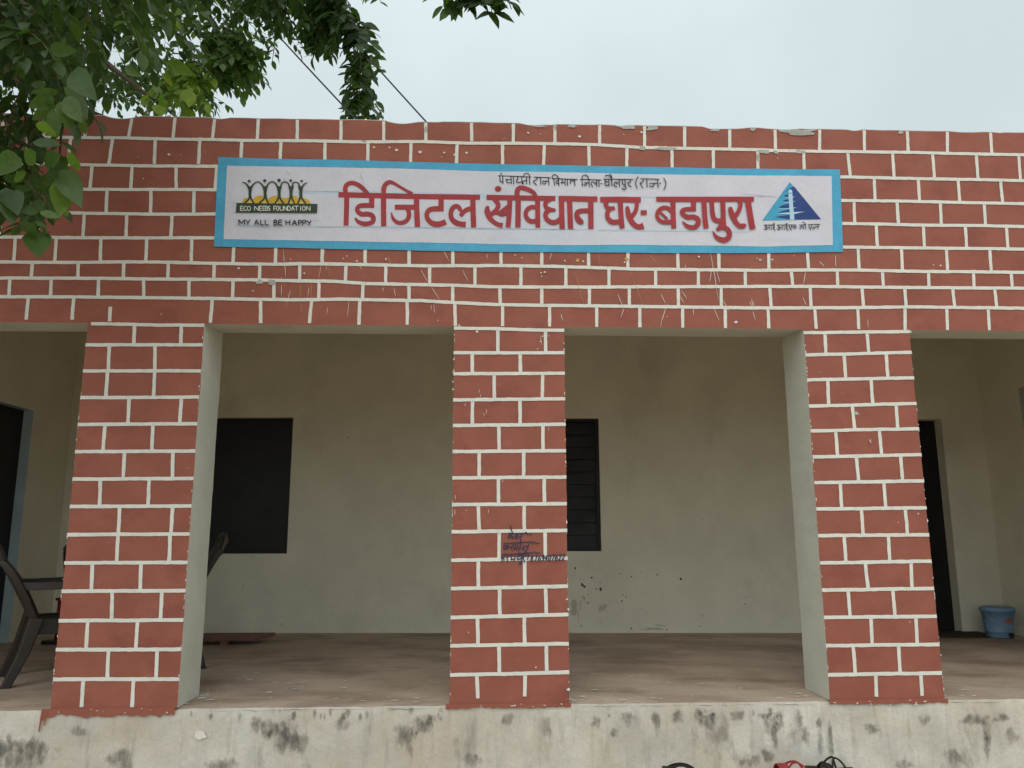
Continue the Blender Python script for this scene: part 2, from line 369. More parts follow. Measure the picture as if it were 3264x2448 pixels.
# grey cement showing where the paint broke off
for k, (c, x0, x1, y0, y1) in enumerate([(P3,880,1030,84,118),(P3,1085,1195,92,136),(P3,500,560,80,106),(P3,240,325,72,90),(P3,1575,1640,100,122),
        (P4,215,480,108,160),(P4,1090,1135,122,156),(P3,1030,1085,252,284),(P3,1140,1290,258,282),(P4,30,120,278,308),(P4,320,390,282,308),
        (P2,45,85,1260,1296),(P2,135,188,1262,1296),(P3,1870,1915,100,128),(P4,150,190,285,312),(P2,838,870,210,222),(P3,395,412,85,130),(P2,1310,1335,100,150),(P4,25,50,300,370)]):
    a, b = WP(*c(x0, y0)), WP(*c(x1, y1))
    blob(bm_, (a[0]+b[0])/2, (a[1]+b[1])/2, abs(b[0]-a[0])/2, abs(a[1]-b[1])/2, -.0048, 2, k, 22, .5)
def flakes(mb, c, l, mi=4, yo=-.0052):
    for k, (x, y, r) in enumerate(l):
        p = WP(*c(x, y)); blob(mb, p[0], p[1], r/2.37*.0018, r/2.37*.0015, yo, mi, k+x, 9, .6)
flakes(bm_, P2, [(405,1212,7),(1020,1105,7),(800,1118,9),(300,1108,6),(30,1098,8),(1278,298,13),(1100,285,12),(930,262,9),(1045,264,8),(1460,303,9),(1628,303,10),(1440,335,4),(700,1100,5),(725,1082,5),(20,1345,6),(1412,1568,5),(1680,150,3),(1540,318,12)])
flakes(bm_, P3, [(195,152,8),(290,163,4),(585,180,12),(320,1203,8),(295,1210,6),(300,1235,5),(615,1122,8),(475,1118,6),(1485,1088,8),(1765,1580,15),(1245,1540,4),(150,1095,6),(100,1075,6),(920,165,5),(925,1130,8),(10,200,3),(25,195,3),(1055,148,10)])
flakes(bm_, P4, [(55,1112,9),(143,1110,9),(1415,1155,8),(1362,1150,5),(185,345,5),(30,1100,5),(1140,1640,10)])
flakes(bm_, P1, [(1085,498,5),(1280,318,11),(1220,1520,4),(1048,338,3),(1368,318,4),(1925,1098,9),(1805,1175,9),(1910,1345,6)])
flakes(bm_, P3, [(570,1113,15),(940,1103,14)], 5)
def scratch(mb, c, l, mi=4, yo=-.0050, w_=2.2):
    for x0, y0, x1, y1 in l:
        a, b = WP(*c(x0, y0)), WP(*c(x1, y1)); dx, dz = b[0]-a[0], b[1]-a[1]; q = math.hypot(dx, dz)
        nx, nz = -dz/q, dx/q; vs = []; fs = []; n = 8
        for i in range(n+1):
            t = i/n; hw = w_*.00042*(.25+math.sin(math.pi*min(1, t*.9+.1))**.7)*(1+.6*wob(a[0]+t, a[1], 37, x0))
            o = .002*wob(a[0]+dx*t, a[1]+dz*t, 15, y0)
            vs += [(a[0]+dx*t+nx*(hw+o), yo, a[1]+dz*t+nz*(hw+o)), (a[0]+dx*t-nx*(hw-o), yo, a[1]+dz*t-nz*(hw-o))]
            if i: fs.append((2*i-2, 2*i-1, 2*i+1, 2*i))
        mb.add(vs, fs, mi)
scratch(bm_, P2, [(245,1030,265,1250),(560,1035,510,1255),(232,1300,232,1390),(300,1340,265,1460),(440,1320,430,1390),(740,1430,730,1540),(580,1470,575,1520),(995,1320,1000,1350),(1080,1320,1092,1385),(1460,1050,1500,1130),(1285,1185,1335,1280),(1365,1315,1425,1410),(1600,1190,1640,1275),(1360,1450,1362,1490),(1380,1450,1388,1515),(820,1150,838,1185),(570,1160,572,1186),(1780,1070,1782,1100),(228,1240,232,1255)])
scratch(bm_, P2, [(375,1290,372,1420),(458,1300,455,1400),(1035,1080,1062,1160),(590,1120,595,1250),(378,1440,382,1505)], 5)
scratch(bm_, P3, [(1575,1065,1635,1420),(1620,1200,1645,1285),(1580,1200,1565,1280),(1355,1345,1400,1410),(1345,1390,1375,1438),(1200,1370,1235,1440),(1235,1470,1190,1630),(920,1480,895,1550),(875,1370,915,1470),(1600,1480,1640,1570),(1885,1405,1895,1480),(445,1520,460,1575),(375,1060,362,1110),(1670,1420,1715,1500),(1440,1470,1448,1530),(1870,1430,1885,1460),(1385,1150,1380,1170),(1895,1500,1912,1570)], w_=2.8)
scratch(bm_, P3, [(550,1210,620,1460),(1110,1070,1190,1160),(730,1065,735,1140),(970,1200,1070,1465)], 5, w_=1.6)
scratch(bm_, P4, [(500,1125,535,1165),(620,1080,625,1165),(395,1205,378,1295),(375,1395,400,1455),(865,1560,868,1620),(305,1075,312,1085),(0,1430,8,1460)], w_=3)
PAR = bm_.build('parapet_wall', [RED, WHITE, CEMENT, REVEAL, FLAKE, OCHRE], BLD)

# --- pillars
def pillar(x0, x1, top_line, lines, vert, edge_l, edge_r, extra=None):
    """edges and paint lines measured from the photo, in metres on the wall"""
    mb = MB(); D = .333
    n = 40
    for i in range(n):
        za, zb = BZ*i/n, BZ*(i+1)/n
        def xl(z): return x0 + .004*wob(x0, z, 2, 3) + .0022*wob(x0, z, 22, 5)
        zk = lambda q: q*(BZB-.002)/BZ
        def xr(z): return x1 + .004*wob(x1, z, 2, 7) + .0022*wob(x1, z, 22, 8)
        a, b, c, d = xl(za), xr(za), xr(zb), xl(zb)
        mb.add([(a,0,za),(b,0,za),(c,0,zb),(d,0,zb)], [(0,1,2,3)], 0)
        mb.add([(b,0,za),(b,D,zk(za)),(c,D,zk(zb)),(c,0,zb)], [(0,1,2,3)], 2)
        mb.add([(a,0,za),(a,D,zk(za)),(d,D,zk(zb)),(d,0,zb)], [(3,2,1,0)], 2)
        mb.add([(a,D,zk(za)),(b,D,zk(za)),(c,D,zk(zb)),(d,D,zk(zb))], [(3,2,1,0)], 2)
    for k, l in enumerate(([top_line] if top_line else [])+lines):
        l = [(min(max(x, x0-.001), x1+.001), min(z, BZ-.004)) for x, z in l]
        joint(mb, l, JW*1.02, -.0034, 1, k*2.1+x0)
    for k, (a, b) in enumerate(vert): joint(mb, [a, b], JW*1.02, -.0018-.00013*(k % 7), 1, k*1.3+x0)
    for k in range(44):
        z_ = random.uniform(.05, BZ-.05); e_ = (x0+.002, x1-.002)[k % 2]
        blob(mb, e_, z_, random.uniform(.001, .0032), random.uniform(.002, .012), -.0050, 3, k+x0*3, 8, .6)
    if extra: extra(mb)
    return mb.build('pillar', [RED, WHITE, REVEAL, FLAKE, CEMENT], BLD)
def wl(c, l): return [WP(*c(x, y)) for x, y in l]
def vv(c, rows):
    o = []
    for y0, y1, l in rows:
        for xa, xb in l: o.append((WP(*c(xa, y0)), WP(*c(xb, y1))))
    return o
LL = [wl(CA, l) for l in ([(325,250),(1295,250)],[(305,460),(1280,458)],[(285,673),(1265,668)],[(265,888),(1250,882)],[(245,1106),(1235,1100)],[(225,1326),(1220,1320)],[(205,1546),(1200,1540)])]
LL += [wl(CB, l) for l in ([(180,162),(1185,155)],[(160,388),(1170,384)],[(140,614),(1150,610)],[(120,850),(1135,845)],[(95,1083),(1115,1080)],[(75,1320),(1100,1318)])]
LV = vv(CA, [(90,250,[(728,720),(1102,1098)]),(250,459,[(525,518),(892,890)]),(459,670,[(512,497),(890,880)]),(670,885,[(685,675),(1103,1090)]),(885,1103,[(492,475),(875,865)]),(1103,1323,[(648,635),(1035,1030)]),(1323,1543,[(455,447),(845,835)]),(1543,1659,[(608,604),(1033,1026)])])
LV += vv(CB, [(40,158,[(604,597),(1027,1019)]),(158,386,[(595,582),(1013,1003)]),(386,612,[(390,382),(780,772)]),(612,847,[(550,543),(945,935)]),(847,1082,[(352,338),(752,738)]),(1082,1319,[(520,507),(910,900)]),(1319,1543,[(317,302),(720,707)])])
pillar(-2.2455, -1.588, wl(CA, [(380,75),(700,86),(900,92),(1310,93)]), LL, LV, None, None,
       lambda mb: flakes(mb, CA, [(1160,1236,3),(940,5,3)], 3))
CLn = [wl(CC, l) for l in ([(150,272),(1105,272)],[(150,445),(1105,440)],[(150,660),(1105,652)],[(150,873),(1105,862)],[(150,1088),(1105,1080)],[(148,1305),(1110,1298)],[(145,1525),(1112,1518)])]
CLn += [wl(CD, l) for l in ([(145,142),(1120,132)],[(140,378),(1122,360)],[(140,612),(1122,592)],[(138,850),(1125,826)],[(133,1085),(1132,1067)],[(130,1325),(1137,1303)])]
CV = vv(CC, [(75,272,[(535,537),(928,932)]),(272,442,[(325,326),(720,722)]),(442,656,[(505,507),(905,903)]),(656,868,[(328,325),(718,720)]),(868,1084,[(543,547),(908,910)]),(1084,1302,[(382,383),(750,750)]),(1302,1521,[(540,543),(920,920)]),(1521,1659,[(375,379),(752,753)])])
CV += vv(CD, [(50,137,[(379,383),(753,755)]),(137,369,[(547,547),(927,930)]),(369,602,[(375,375),(757,760)]),(602,838,[(550,553),(930,937)]),(838,1076,[(368,372),(755,757)]),(1076,1314,[(547,549),(937,938)]),(1319,1518,[(363,370)]),(1310,1502,[(762,758)])])
def cextra(mb):
    flakes(mb, CC, [(365,97,10),(218,45,8),(890,180,8),(905,135,6),(958,132,4),(865,240,5),(165,510,6),(168,575,8),(165,430,5),(275,1572,4),(575,1332,5)], 3)
    flakes(mb, CD, [(294,972,4),(850,1262,7),(1108,700,8),(1118,780,7),(1116,1445,12)], 3)
    scratch(mb, CC, [(888,130,895,210),(443,735,443,775),(420,770,422,795),(265,690,267,715),(955,890,956,915),(382,575,384,605),(393,615,397,640),(182,1445,182,1490),(457,1565,458,1600),(182,1560,183,1610)], 3, -.0056)
pillar(-.148, .4975, wl(CC, [(150,68),(500,73),(800,83),(1100,88)]), CLn, CV, None, None, cextra)
RL = [wl(CE, l) for l in ([(140,290),(1060,268)],[(155,495),(1080,478)],[(175,712),(1097,690)],[(190,917),(1115,898)],[(205,1132),(1135,1113)],[(225,1345),(1155,1330)],[(243,1563),(1175,1552)])]
RL += [wl(CF, l) for l in ([(262,175),(1195,167)],[(280,400),(1215,385)],[(298,625),(1235,610)],[(313,850),(1257,840)],[(330,1083),(1280,1073)],[(348,1325),(1300,1308)])]
RV = vv(CE, [(106,281,[(335,343)]),(102,278,[(683,698)]),(281,486,[(493,507),(840,855)]),(488,702,[(357,368),(714,730)]),(702,908,[(560,580),(923,937)]),(908,1122,[(423,440),(783,805)]),(1122,1338,[(593,613),(960,977)]),(1338,1557,[(460,472),(820,837)]),(1557,1659,[(636,643),(998,1008)])])
RV += vv(CF, [(40,171,[(643,650),(1008,1017)]),(171,393,[(493,507),(858,870)]),(393,618,[(667,692),(1045,1056)]),(618,846,[(525,542),(896,914)]),(846,1079,[(714,725),(1085,1098)]),(1079,1318,[(567,585),(942,957)]),(1318,1505,[(755,760)]),(1312,1498,[(1127,1137)])])
def rextra(mb):
    flakes(mb, CE, [(1040,98,8),(1103,1600,7)], 3)
    flakes(mb, CF, [(1033,888,4),(938,66,4),(1103,-2,6),(1290,1160,5)], 3)
    p = WP(*CE(595, 770)); blob(mb, p[0], p[1], .012, .010, -.0052, 4, 3, 12, .5)
    p = WP(*CE(708, 1000)); blob(mb, p[0], p[1], .006, .011, -.0052, 4, 5, 12, .5)
    p = WP(*CE(292, 430)); blob(mb, p[0], p[1], .004, .004, -.0052, 4, 6, 10, .5)
pillar(1.930, 2.5745, wl(CE, [(125,106),(500,102),(1045,96)]), RL, RV, None, None, rextra)
# the next pillars of the row, just outside the picture, with the same pattern
def far_pillar(x0, x1):
    n = 14; lines = [[(x0-.01, .06+k*.157), (x1+.01, .06+k*.157)] for k in range(1, 14)]
    v = []
    for k in range(13):
        o = .17 if k % 2 else .33
        for q in (o, o+.26):
            if x0+q < x1-.03: v.append(((x0+q, .06+k*.157), (x0+q, .06+(k+1)*.157)))
    pillar(x0, x1, None, lines, v, None, None)
far_pillar(-4.30, -3.66); far_pillar(4.02, 4.82)
pillar(-6.2, -5.7, None, [], [], None, None); pillar(5.7, 6.2, None, [], [], None, None)

# --- plinth: lumpy plastered face with a chipped front edge
pl = MB()
NXP, NZP = 520, 20
def pz(j): return -.40 + .395*j/NZP
def pfront(x, z):
    t = max(0, (z+.06)/.06)
    y = .002 + .004*wob(x, z, 3, 2) + .0025*wob(x, z, 14, 4)
    chip = max(0, wob(x, 0, 6, 20)+.05)
    return y + t*t*(.006+.03*chip*chip)
def ptop(x): 
    c = max(0, wob(x, 0, 6, 20)+.05)
    return -.004 + .003*wob(x, 0, 10, 6) - .016*c*c
vs = []; fs = []
for j in range(NZP+1):
    for i in range(NXP+1):
        x = -6.4+12.8*i/NXP; z = pz(j)
        if j == NZP: z = ptop(x)
        vs.append((x, pfront(x, z), z))
for j in range(NZP):
    for i in range(NXP):
        a = j*(NXP+1)+i; fs.append((a, a+1, a+NXP+2, a+NXP+1))
pl.add(vs, fs, 0, True)
# red overpaint brushed below each pillar foot
def skirt(x0, x1, dep, k):
    n = 90; vs = []; fs = []
    for i in range(n+1):
        x = x0+(x1-x0)*i/n
        d = dep*(1+.45*wob(x, 0, 9, k)+.35*wob(x, 0, 40, k+4))
        vs += [(x, -.0075, .006), (x, -.0075, -max(.004, d))]
        if i: fs.append((2*i-2, 2*i-1, 2*i+1, 2*i))
    pl.add(vs, fs, 1)
skirt(-2.285, -1.60, .033, 1); skirt(-.17, .505, .016, 5); skirt(1.925, 2.59, .017, 9)
for x, z0, z1, w_ in ((-2.281, .0, -.105, .011), (-2.258, -.01, -.075, .009), (-2.268, 0, -.05, .016)):
    pl.add([(x-w_/2,-.0084,z0),(x-w_*.36-.008,-.0084,z1),(x+w_*.30-.008,-.0084,z1-.004),(x+w_/2,-.0084,z0)], [(0,1,2,3)], 1)
for k in range(30):
    a = random.choice(((-2.2,-1.6),(-.15,.5),(1.93,2.57))); x = random.uniform(*a)
    blob(pl, x, random.uniform(-.026, .004), random.uniform(.002,.011)*random.random()+.001, random.uniform(.001,.004), -.0085, 2, k, 8, .6)
blob(pl, *WP(640, 2340), .028, .022, -.006, 2, 3, 16, .5)
pl.add([(-6.4,.004,-.40),(-6.4,4.2,-.40),(-6.4,4.2,-.005),(-6.4,.004,-.005)], [(3,2,1,0)], 0)
pl.add([(6.4,.004,-.40),(6.4,4.2,-.40),(6.4,4.2,-.005),(6.4,.004,-.005)], [(0,1,2,3)], 0)
fade = {}
def stain(px, py, rw, rh, k, drip=0):
    c = at(px, py, 0); n = 20; o = len(pl.v); z0 = c.z
    vs = [(c.x, -.0045-.00008*(k % 9), z0)]
    for ring in (.55, 1):
        for i in range(n):
            a = 2*math.pi*i/n; q = 1+.5*noise.noise(Vector((math.cos(a)*1.5+k*3.7, math.sin(a)*1.5, k*1.9)))
            zz = z0+rh*ring*q*math.sin(a)*(1+drip*(math.sin(a) < 0))
            vs.append((c.x+rw*ring*q*math.cos(a), -.0045-.00008*(k % 9), max(-.398, min(-.008, zz))))
    fs = [(0, 1+(i+1) % n, 1+i) for i in range(n)]+[(1+i, 1+(i+1) % n, 1+n+(i+1) % n, 1+n+i) for i in range(n)]
    pl.add(vs, fs, 4)
    for i in range(len(vs)): fade[o+i] = 1.0 if i == 0 else (.72 if i <= n else 0.0)
ST = [(917,2345,.07,.055,.3),(890,2320,.05,.03,.5),(940,2362,.06,.04,.2),(1295,2340,.06,.05,.5),(1349,2308,.05,.035,.3),(1375,2290,.045,.02,.3),(820,2300,.03,.025,1.5),(850,2310,.03,.03,1),(1090,2300,.03,.02,1.2),
      (54,2413,.14,.07,0),(120,2390,.06,.04,.2),(20,2380,.05,.03,0),(2455,2297,.03,.03,1.4),(2478,2286,.025,.03,.8),(2466,2338,.018,.04,.6),(2432,2278,.03,.015,.4),(2547,2290,.018,.035,.7),(2566,2334,.02,.03,.6),(2610,2302,.014,.02,.6),(2613,2350,.014,.06,.5),
      (2645,2352,.015,.07,.5),(2258,2292,.04,.03,.6),(2230,2274,.025,.025,.6),(2350,2276,.03,.02,.4),(2449,2405,.025,.03,.3),(2403,2424,.03,.025,.2),(2366,2429,.018,.012,0),(3144,2308,.03,.04,.6),(3144,2370,.02,.05,.4),(3225,2345,.03,.035,.3),(3100,2290,.05,.02,.5),(3190,2285,.05,.018,.3),
      (2878,2434,.04,.02,0),(1620,2290,.03,.02,.4),(1745,2310,.02,.04,.5),(2000,2285,.035,.02,.7),(2090,2290,.02,.03,.8),(2160,2280,.03,.02,1),(1900,2300,.02,.02,.5),(1960,2330,.02,.02,.5),(700,2440,.08,.03,0),(1500,2420,.05,.03,0),(380,2420,.06,.04,0),(250,2330,.03,.02,0),(2780,2320,.05,.02,.2),(2950,2290,.03,.02,.5),(3040,2410,.04,.03,.2)]
for k, a_ in enumerate(ST): stain(a_[0], a_[1], a_[2]*1.5, a_[3]*1.5, k, a_[4])
for k in range(26):
    stain(random.uniform(560, 1440) if k % 3 else random.uniform(1830, 2620), random.uniform(2258, 2285), random.uniform(.006,.018), random.uniform(.010,.022), 100+k, random.uniform(.3, 2.2))
# hairline cracks under the chipped lip
for k, (x0, x1) in enumerate(((610,760),(770,1010),(1050,1180),(1230,1400),(1840,2010),(2030,2190),(2200,2420),(2440,2600),(3020,3200))):
    n = 40; vs = []; fs = []
    for i in range(n+1):
        t = i/n; a = at(x0+(x1-x0)*t, 2266, 0); z = -.016+.006*wob(a.x, 0, 7, k)+.004*wob(a.x, 0, 25, k); h = .0018*max(0, .45+wob(a.x, 0, 12, k+5))*min(1, t*8, (1-t)*8)
        vs += [(a.x, -.0066, z+h), (a.x, -.0066, z-h)]
        if i: fs.append((2*i-2, 2*i-1, 2*i+1, 2*i))
    pl.add(vs, fs, 5)
STAIN = bpy.data.materials.new('damp_stain'); STAIN.use_nodes = True; n_ = STAIN.node_tree; P_ = n_.nodes['Principled BSDF']; STAIN.node_tree.nodes
P_.inputs['Roughness'].default_value = .95
a_ = n_.nodes.new('ShaderNodeAttribute'); a_.attribute_name = 'fade'; t_ = n_.nodes.new('ShaderNodeTexCoord')
mp_ = n_.nodes.new('ShaderNodeMapping'); mp_.inputs['Scale'].default_value = (1, 1, .55); n_.links.new(t_.outputs['Object'], mp_.inputs['Vector'])
x_ = n_.nodes.new('ShaderNodeTexNoise'); x_.inputs['Scale'].default_value = 30; x_.inputs['Detail'].default_value = 7; x_.inputs['Roughness'].default_value = .68; n_.links.new(mp_.outputs[0], x_.inputs['Vector'])
m1 = n_.nodes.new('ShaderNodeMath'); m1.operation = 'MULTIPLY_ADD'; m1.inputs[1].default_value = 3.0; m1.inputs[2].default_value = -1.62; n_.links.new(x_.outputs['Fac'], m1.inputs[0])
m2 = n_.nodes.new('ShaderNodeMath'); m2.operation = 'ADD'; n_.links.new(a_.outputs['Fac'], m2.inputs[0]); n_.links.new(m1.outputs[0], m2.inputs[1])
m3 = n_.nodes.new('ShaderNodeMapRange'); m3.inputs['From Min'].default_value = .12; m3.inputs['From Max'].default_value = 1.0; m3.inputs['To Max'].default_value = .55; n_.links.new(m2.outputs[0], m3.inputs['Value']); n_.links.new(m3.outputs[0], P_.inputs['Alpha'])
r_ = n_.nodes.new('ShaderNodeValToRGB'); r_.color_ramp.elements[0].color = (.30,.275,.225,1); r_.color_ramp.elements[1].color = (.12,.115,.095,1); r_.color_ramp.elements[0].position = .35; r_.color_ramp.elements[1].position = .62
n_.links.new(x_.outputs['Fac'], r_.inputs[0]); n_.links.new(r_.outputs['Color'], P_.inputs['Base Color'])
plo = pl.build('plinth', [PLINTH, RED, FLAKE, CEMENT, STAIN, mat('crack_shadow', (.12,.10,.085), .95)], BLD)
fa_ = plo.data.attributes.new('fade', 'FLOAT', 'POINT'); fa_.data.foreach_set('value', [fade.get(i, 0.0) for i in range(len(pl.v))])
fm = MB(); NF = 300
vs = []; fs = []
ys = [0, .02, .05, .1, .2, .3, .5, .8, 1.2, 1.8, 2.4, 3.0, 3.6]
for j, y in enumerate(ys):
    for i in range(NF+1):
        x = -6.4+12.8*i/NF
        y_ = y if j else pfront(x, ptop(x))
        z = ptop(x) if j == 0 else -.0015 + .0015*wob(x, y, 3, 3) - (.004 if j == 1 else 0)
        vs.append((x, y_, z))
for j in range(len(ys)-1):
    for i in range(NF):
        a = j*(NF+1)+i; fs.append((a, a+1, a+NF+2, a+NF+1))
fm.add(vs, fs, 0, True)
# splashed whitewash and chips on the floor near the edge
for k in range(105):
    c_ = random.choice(((650,2218,75,24),(1850,2225,75,22),(2545,2218,60,24),(3060,2214,60,14),(1200,2232,240,10),(2150,2236,280,9),(2200,2180,300,40),(1000,2190,300,40)))
    p = on_floor(c_[0]+random.gauss(0,.6)*c_[2], c_[1]+random.gauss(0,.6)*c_[3])
    if p.y < .012: continue
    n = 8; rx = random.uniform(.004,.016)*(1.6 if k < 90 else .6); ry = rx*random.uniform(.25,.8); o_ = [(p.x,p.y,.0034+.00003*(k % 9))]
    for i in range(n):
        q = 2*math.pi*i/n; z_ = 1+.8*noise.noise(Vector((math.cos(q)*1.2+k*2.7, math.sin(q)*1.2, k*1.3))); o_.append((p.x+rx*z_*math.cos(q), p.y+ry*z_*math.sin(q), .0034+.00003*(k % 9)))
    fm.add(o_, [(0, 1+i, 1+(i+1) % n) for i in range(n)], 1)
fm.build('veranda_floor', [FLOORM, FLAKE], BLD)

# --- walls behind the veranda, with real openings
def wall_mesh(p0, dirv, inward, length, height, holes, depth=.16):
    """wall through p0 along dirv; holes are (u0,u1,z0,z1) with reveals of 'depth' going away from the viewer"""
    mb = MB(); d = Vector(dirv).normalized(); b = -Vector(inward).normalized()
    us = sorted({0, length}|{h[0] for h in holes}|{h[1] for h in holes})
    zs = sorted({-.02, height}|{h[2] for h in holes}|{h[3] for h in holes})
    def pt(u, z, q=0): return Vector(p0)+d*u+b*q+Vector((0,0,z))
    for i in range(len(us)-1):
        for j in range(len(zs)-1):
            cu, cz = (us[i]+us[i+1])/2, (zs[j]+zs[j+1])/2
            if any(h[0] < cu < h[1] and h[2] < cz < h[3] for h in holes): continue
            mb.add([pt(us[i],zs[j]),pt(us[i+1],zs[j]),pt(us[i+1],zs[j+1]),pt(us[i],zs[j+1])], [(0,1,2,3)], 0)
    for u0, u1, z0, z1 in holes:
        for a, b_ in (((u0,z0),(u0,z1)),((u0,z1),(u1,z1)),((u1,z1),(u1,z0)),((u1,z0),(u0,z0))):
            mb.add([pt(*a),pt(*b_),pt(*b_,depth),pt(*a,depth)], [(0,1,2,3)], 1)
    return mb, pt
BA = Vector((-4.02, 3.24, 0)); BB = Vector((4.80, 2.72, 0))
BDIR = (BB-BA).normalized(); BLEN = (BB-BA).length
BIN = Vector((BDIR.y, -BDIR.x, 0))          # towards the viewer
def on_back(px, py):
    d = ray(px, py); t = (BA-EYE).dot(BIN)/d.dot(BIN); p = EYE+d*t
    return (p-BA).dot(BDIR), p.z
wl0, wtop = on_back(935, 1330); _, wbot = on_back(925, 1765)
wr1, wrtop = on_back(1908, 1333); _, wrbot = on_back(1915, 1757)
dr1, drtop = on_back(3000, 1336)
H_WL = (wl0-.95, wl0, wbot, wtop); H_WR = (wr1-.95, wr1, wrbot, wrtop)
H_DR = (dr1-.80, dr1, -.02, drtop)
CEIL = 2.86
mb, bpt = wall_mesh(BA, BDIR, BIN, BLEN, CEIL, [H_WL, H_WR, H_DR])
def bspot(px, py, rx, rz, mi, k, rough=.6):
    u, z = on_back(px, py); p = bpt(u, z, -.003)
    n = 10; c = [p]
    for i in range(n):
        a = 2*math.pi*i/n; q = 1+rough*1.5*noise.noise(Vector((math.cos(a)+k*2.3, math.sin(a), k*5.1)))
        c.append(p+BDIR*(rx*q*math.cos(a))+Vector((0,0,rz*q*math.sin(a))))
    mb.add(c, [(0, 1+i, 1+(i+1) % n) for i in range(n)], mi)
G8 = lambda x, y: (1780+x/2.4043, 1780+y/2.4043)
for k, (x, y, r) in enumerate([(128,75,9),(168,155,4),(255,147,9),(185,200,20),(200,215,12),(288,232,6),(325,237,20),(228,277,5),(224,342,7),(472,117,6),(558,138,6),(595,136,3),(635,102,4),(757,123,6),(937,156,9),(495,280,5),(515,294,6),(484,325,8),(596,243,3),(320,180,3),(390,322,3),(500,400,3),(625,383,4),(1440,297,4),(1432,350,6),(1105,440,5),(1853,385,4),(1086,519,4),(174,518,5),(325,495,3),(558,537,7),(830,544,6),(460,485,3),(688,322,2),(788,308,3)]):
    bspot(*G8(x, y), min(r,12)*.0010, min(r,13)*.0011, 2, k)
for k, (x, y, rx, rz) in enumerate([(1108,1395,.006,.006),(1123,1397,.003,.003),(729,1982,.004,.006),(897,1989,.004,.005),(776,1871,.002,.02),(2238,1655,.004,.004),(2350,1920,.002,.006)]): bspot(x, y, rx, rz, 2, k+60)
for k, (x, y, rx, rz) in enumerate([(195,300,.012,.018),(170,360,.006,.06),(152,450,.004,.07),(120,380,.03,.05),(340,380,.035,.045),(700,540,.10,.010),(780,515,.06,.006)]): bspot(*G8(x, y), rx, rz, 3, k+80, .9)
SMUDGE = mat('faint_smudge', (.50, .46, .37), .9, .1, 20, .1, 60)
SPECK = mat('dark_speck', (.09, .08, .065), .9, .1, 20, .1, 60)
mb.build('back_wall', [CREAM, CREAM, SPECK, SMUDGE], BLD)
# left side wall with its doorway: pale blue jamb
LX = -3.93
lj = on_floor(14, 2061)
def on_side(px, py, X):
    d = ray(px, py); t = (X-EYE.x)/d.x; p = EYE+d*t
    return p.y, p.z
ly1, ltop = on_side(108, 1309, LX)
yl_end = BA.y + .0
LWAY = (ly1-.85-.30, ly1-.30, -.02, ltop)
mb, lpt = wall_mesh((LX, .30, 0), (0,1,0), (1,0,0), yl_end-.30+.02, CEIL, [LWAY], .085)
mb.build('side_wall', [CREAM, LBLUE], BLD)
RX = 4.76
ry1, rtop = on_side(3247, 1238, RX)
RWAY = (ry1-.85, ry1, -.02, rtop)
mb, rpt = wall_mesh((RX, .30-.30, 0), (0,1,0), (-1,0,0), 2.75, CEIL, [RWAY], .14)
mb.build('side_wall', [CREAM, REVEAL], BLD)
# ceiling, roof slab, outer walls
rf = MB(); rf.box((-6.2,BD,CEIL),(6.2,7.5,3.0), 0); rf.build('roof_slab', CREAM, BLD)
ow = MB()
ow.box((-6.2,.34,-.40),(-6.0,7.5,CEIL), 0); ow.box((6.0,.34,-.40),(6.2,7.5,CEIL), 0); ow.box((-6.0,7.3,-.40),(6.0,7.5,CEIL), 0)
ow.box((-6.0,3.42,-.02),(-4.15,3.55,CEIL),0); ow.box((4.95,3.0,-.02),(6.0,3.15,CEIL),0)
ow.build('outer_wall', REVEAL, BLD)
# windows, and dark leaves filling the doorways
def rect_on(pt, u0, u1, z0, z1, q0, q1):
    return [pt(u0,z0,q0),pt(u1,z0,q0),pt(u1,z1,q0),pt(u0,z1,q0),pt(u0,z0,q1),pt(u1,z0,q1),pt(u1,z1,q1),pt(u0,z1,q1)]
BOXF = [(0,1,2,3),(4,7,6,5),(0,4,5,1),(1,5,6,2),(2,6,7,3),(3,7,4,0)]
def framed(name, pt, h, q, fmat, fw=.035):
    u0, u1, z0, z1 = h; f = MB()
    for r in ((u0,u0+fw,z0,z1),(u1-fw,u1,z0,z1),(u0+fw,u1-fw,z1-fw,z1),(u0+fw,u1-fw,z0,z0+fw)):
        f.add(rect_on(pt, *r, q, q+.05), BOXF, 0)
    return f.build(name, fmat, BLD)
# left window: flat leaf, its near-black colour standing for the dark opening
f = framed('window', bpt, H_WL, .07, DARKW)
s = MB(); u0, u1, z0, z1 = H_WL
s.add(rect_on(bpt, u0+.035, u1-.035, z0+.035, z1-.035, .085, .10), BOXF)
s.build('shutter', DARKW, f)
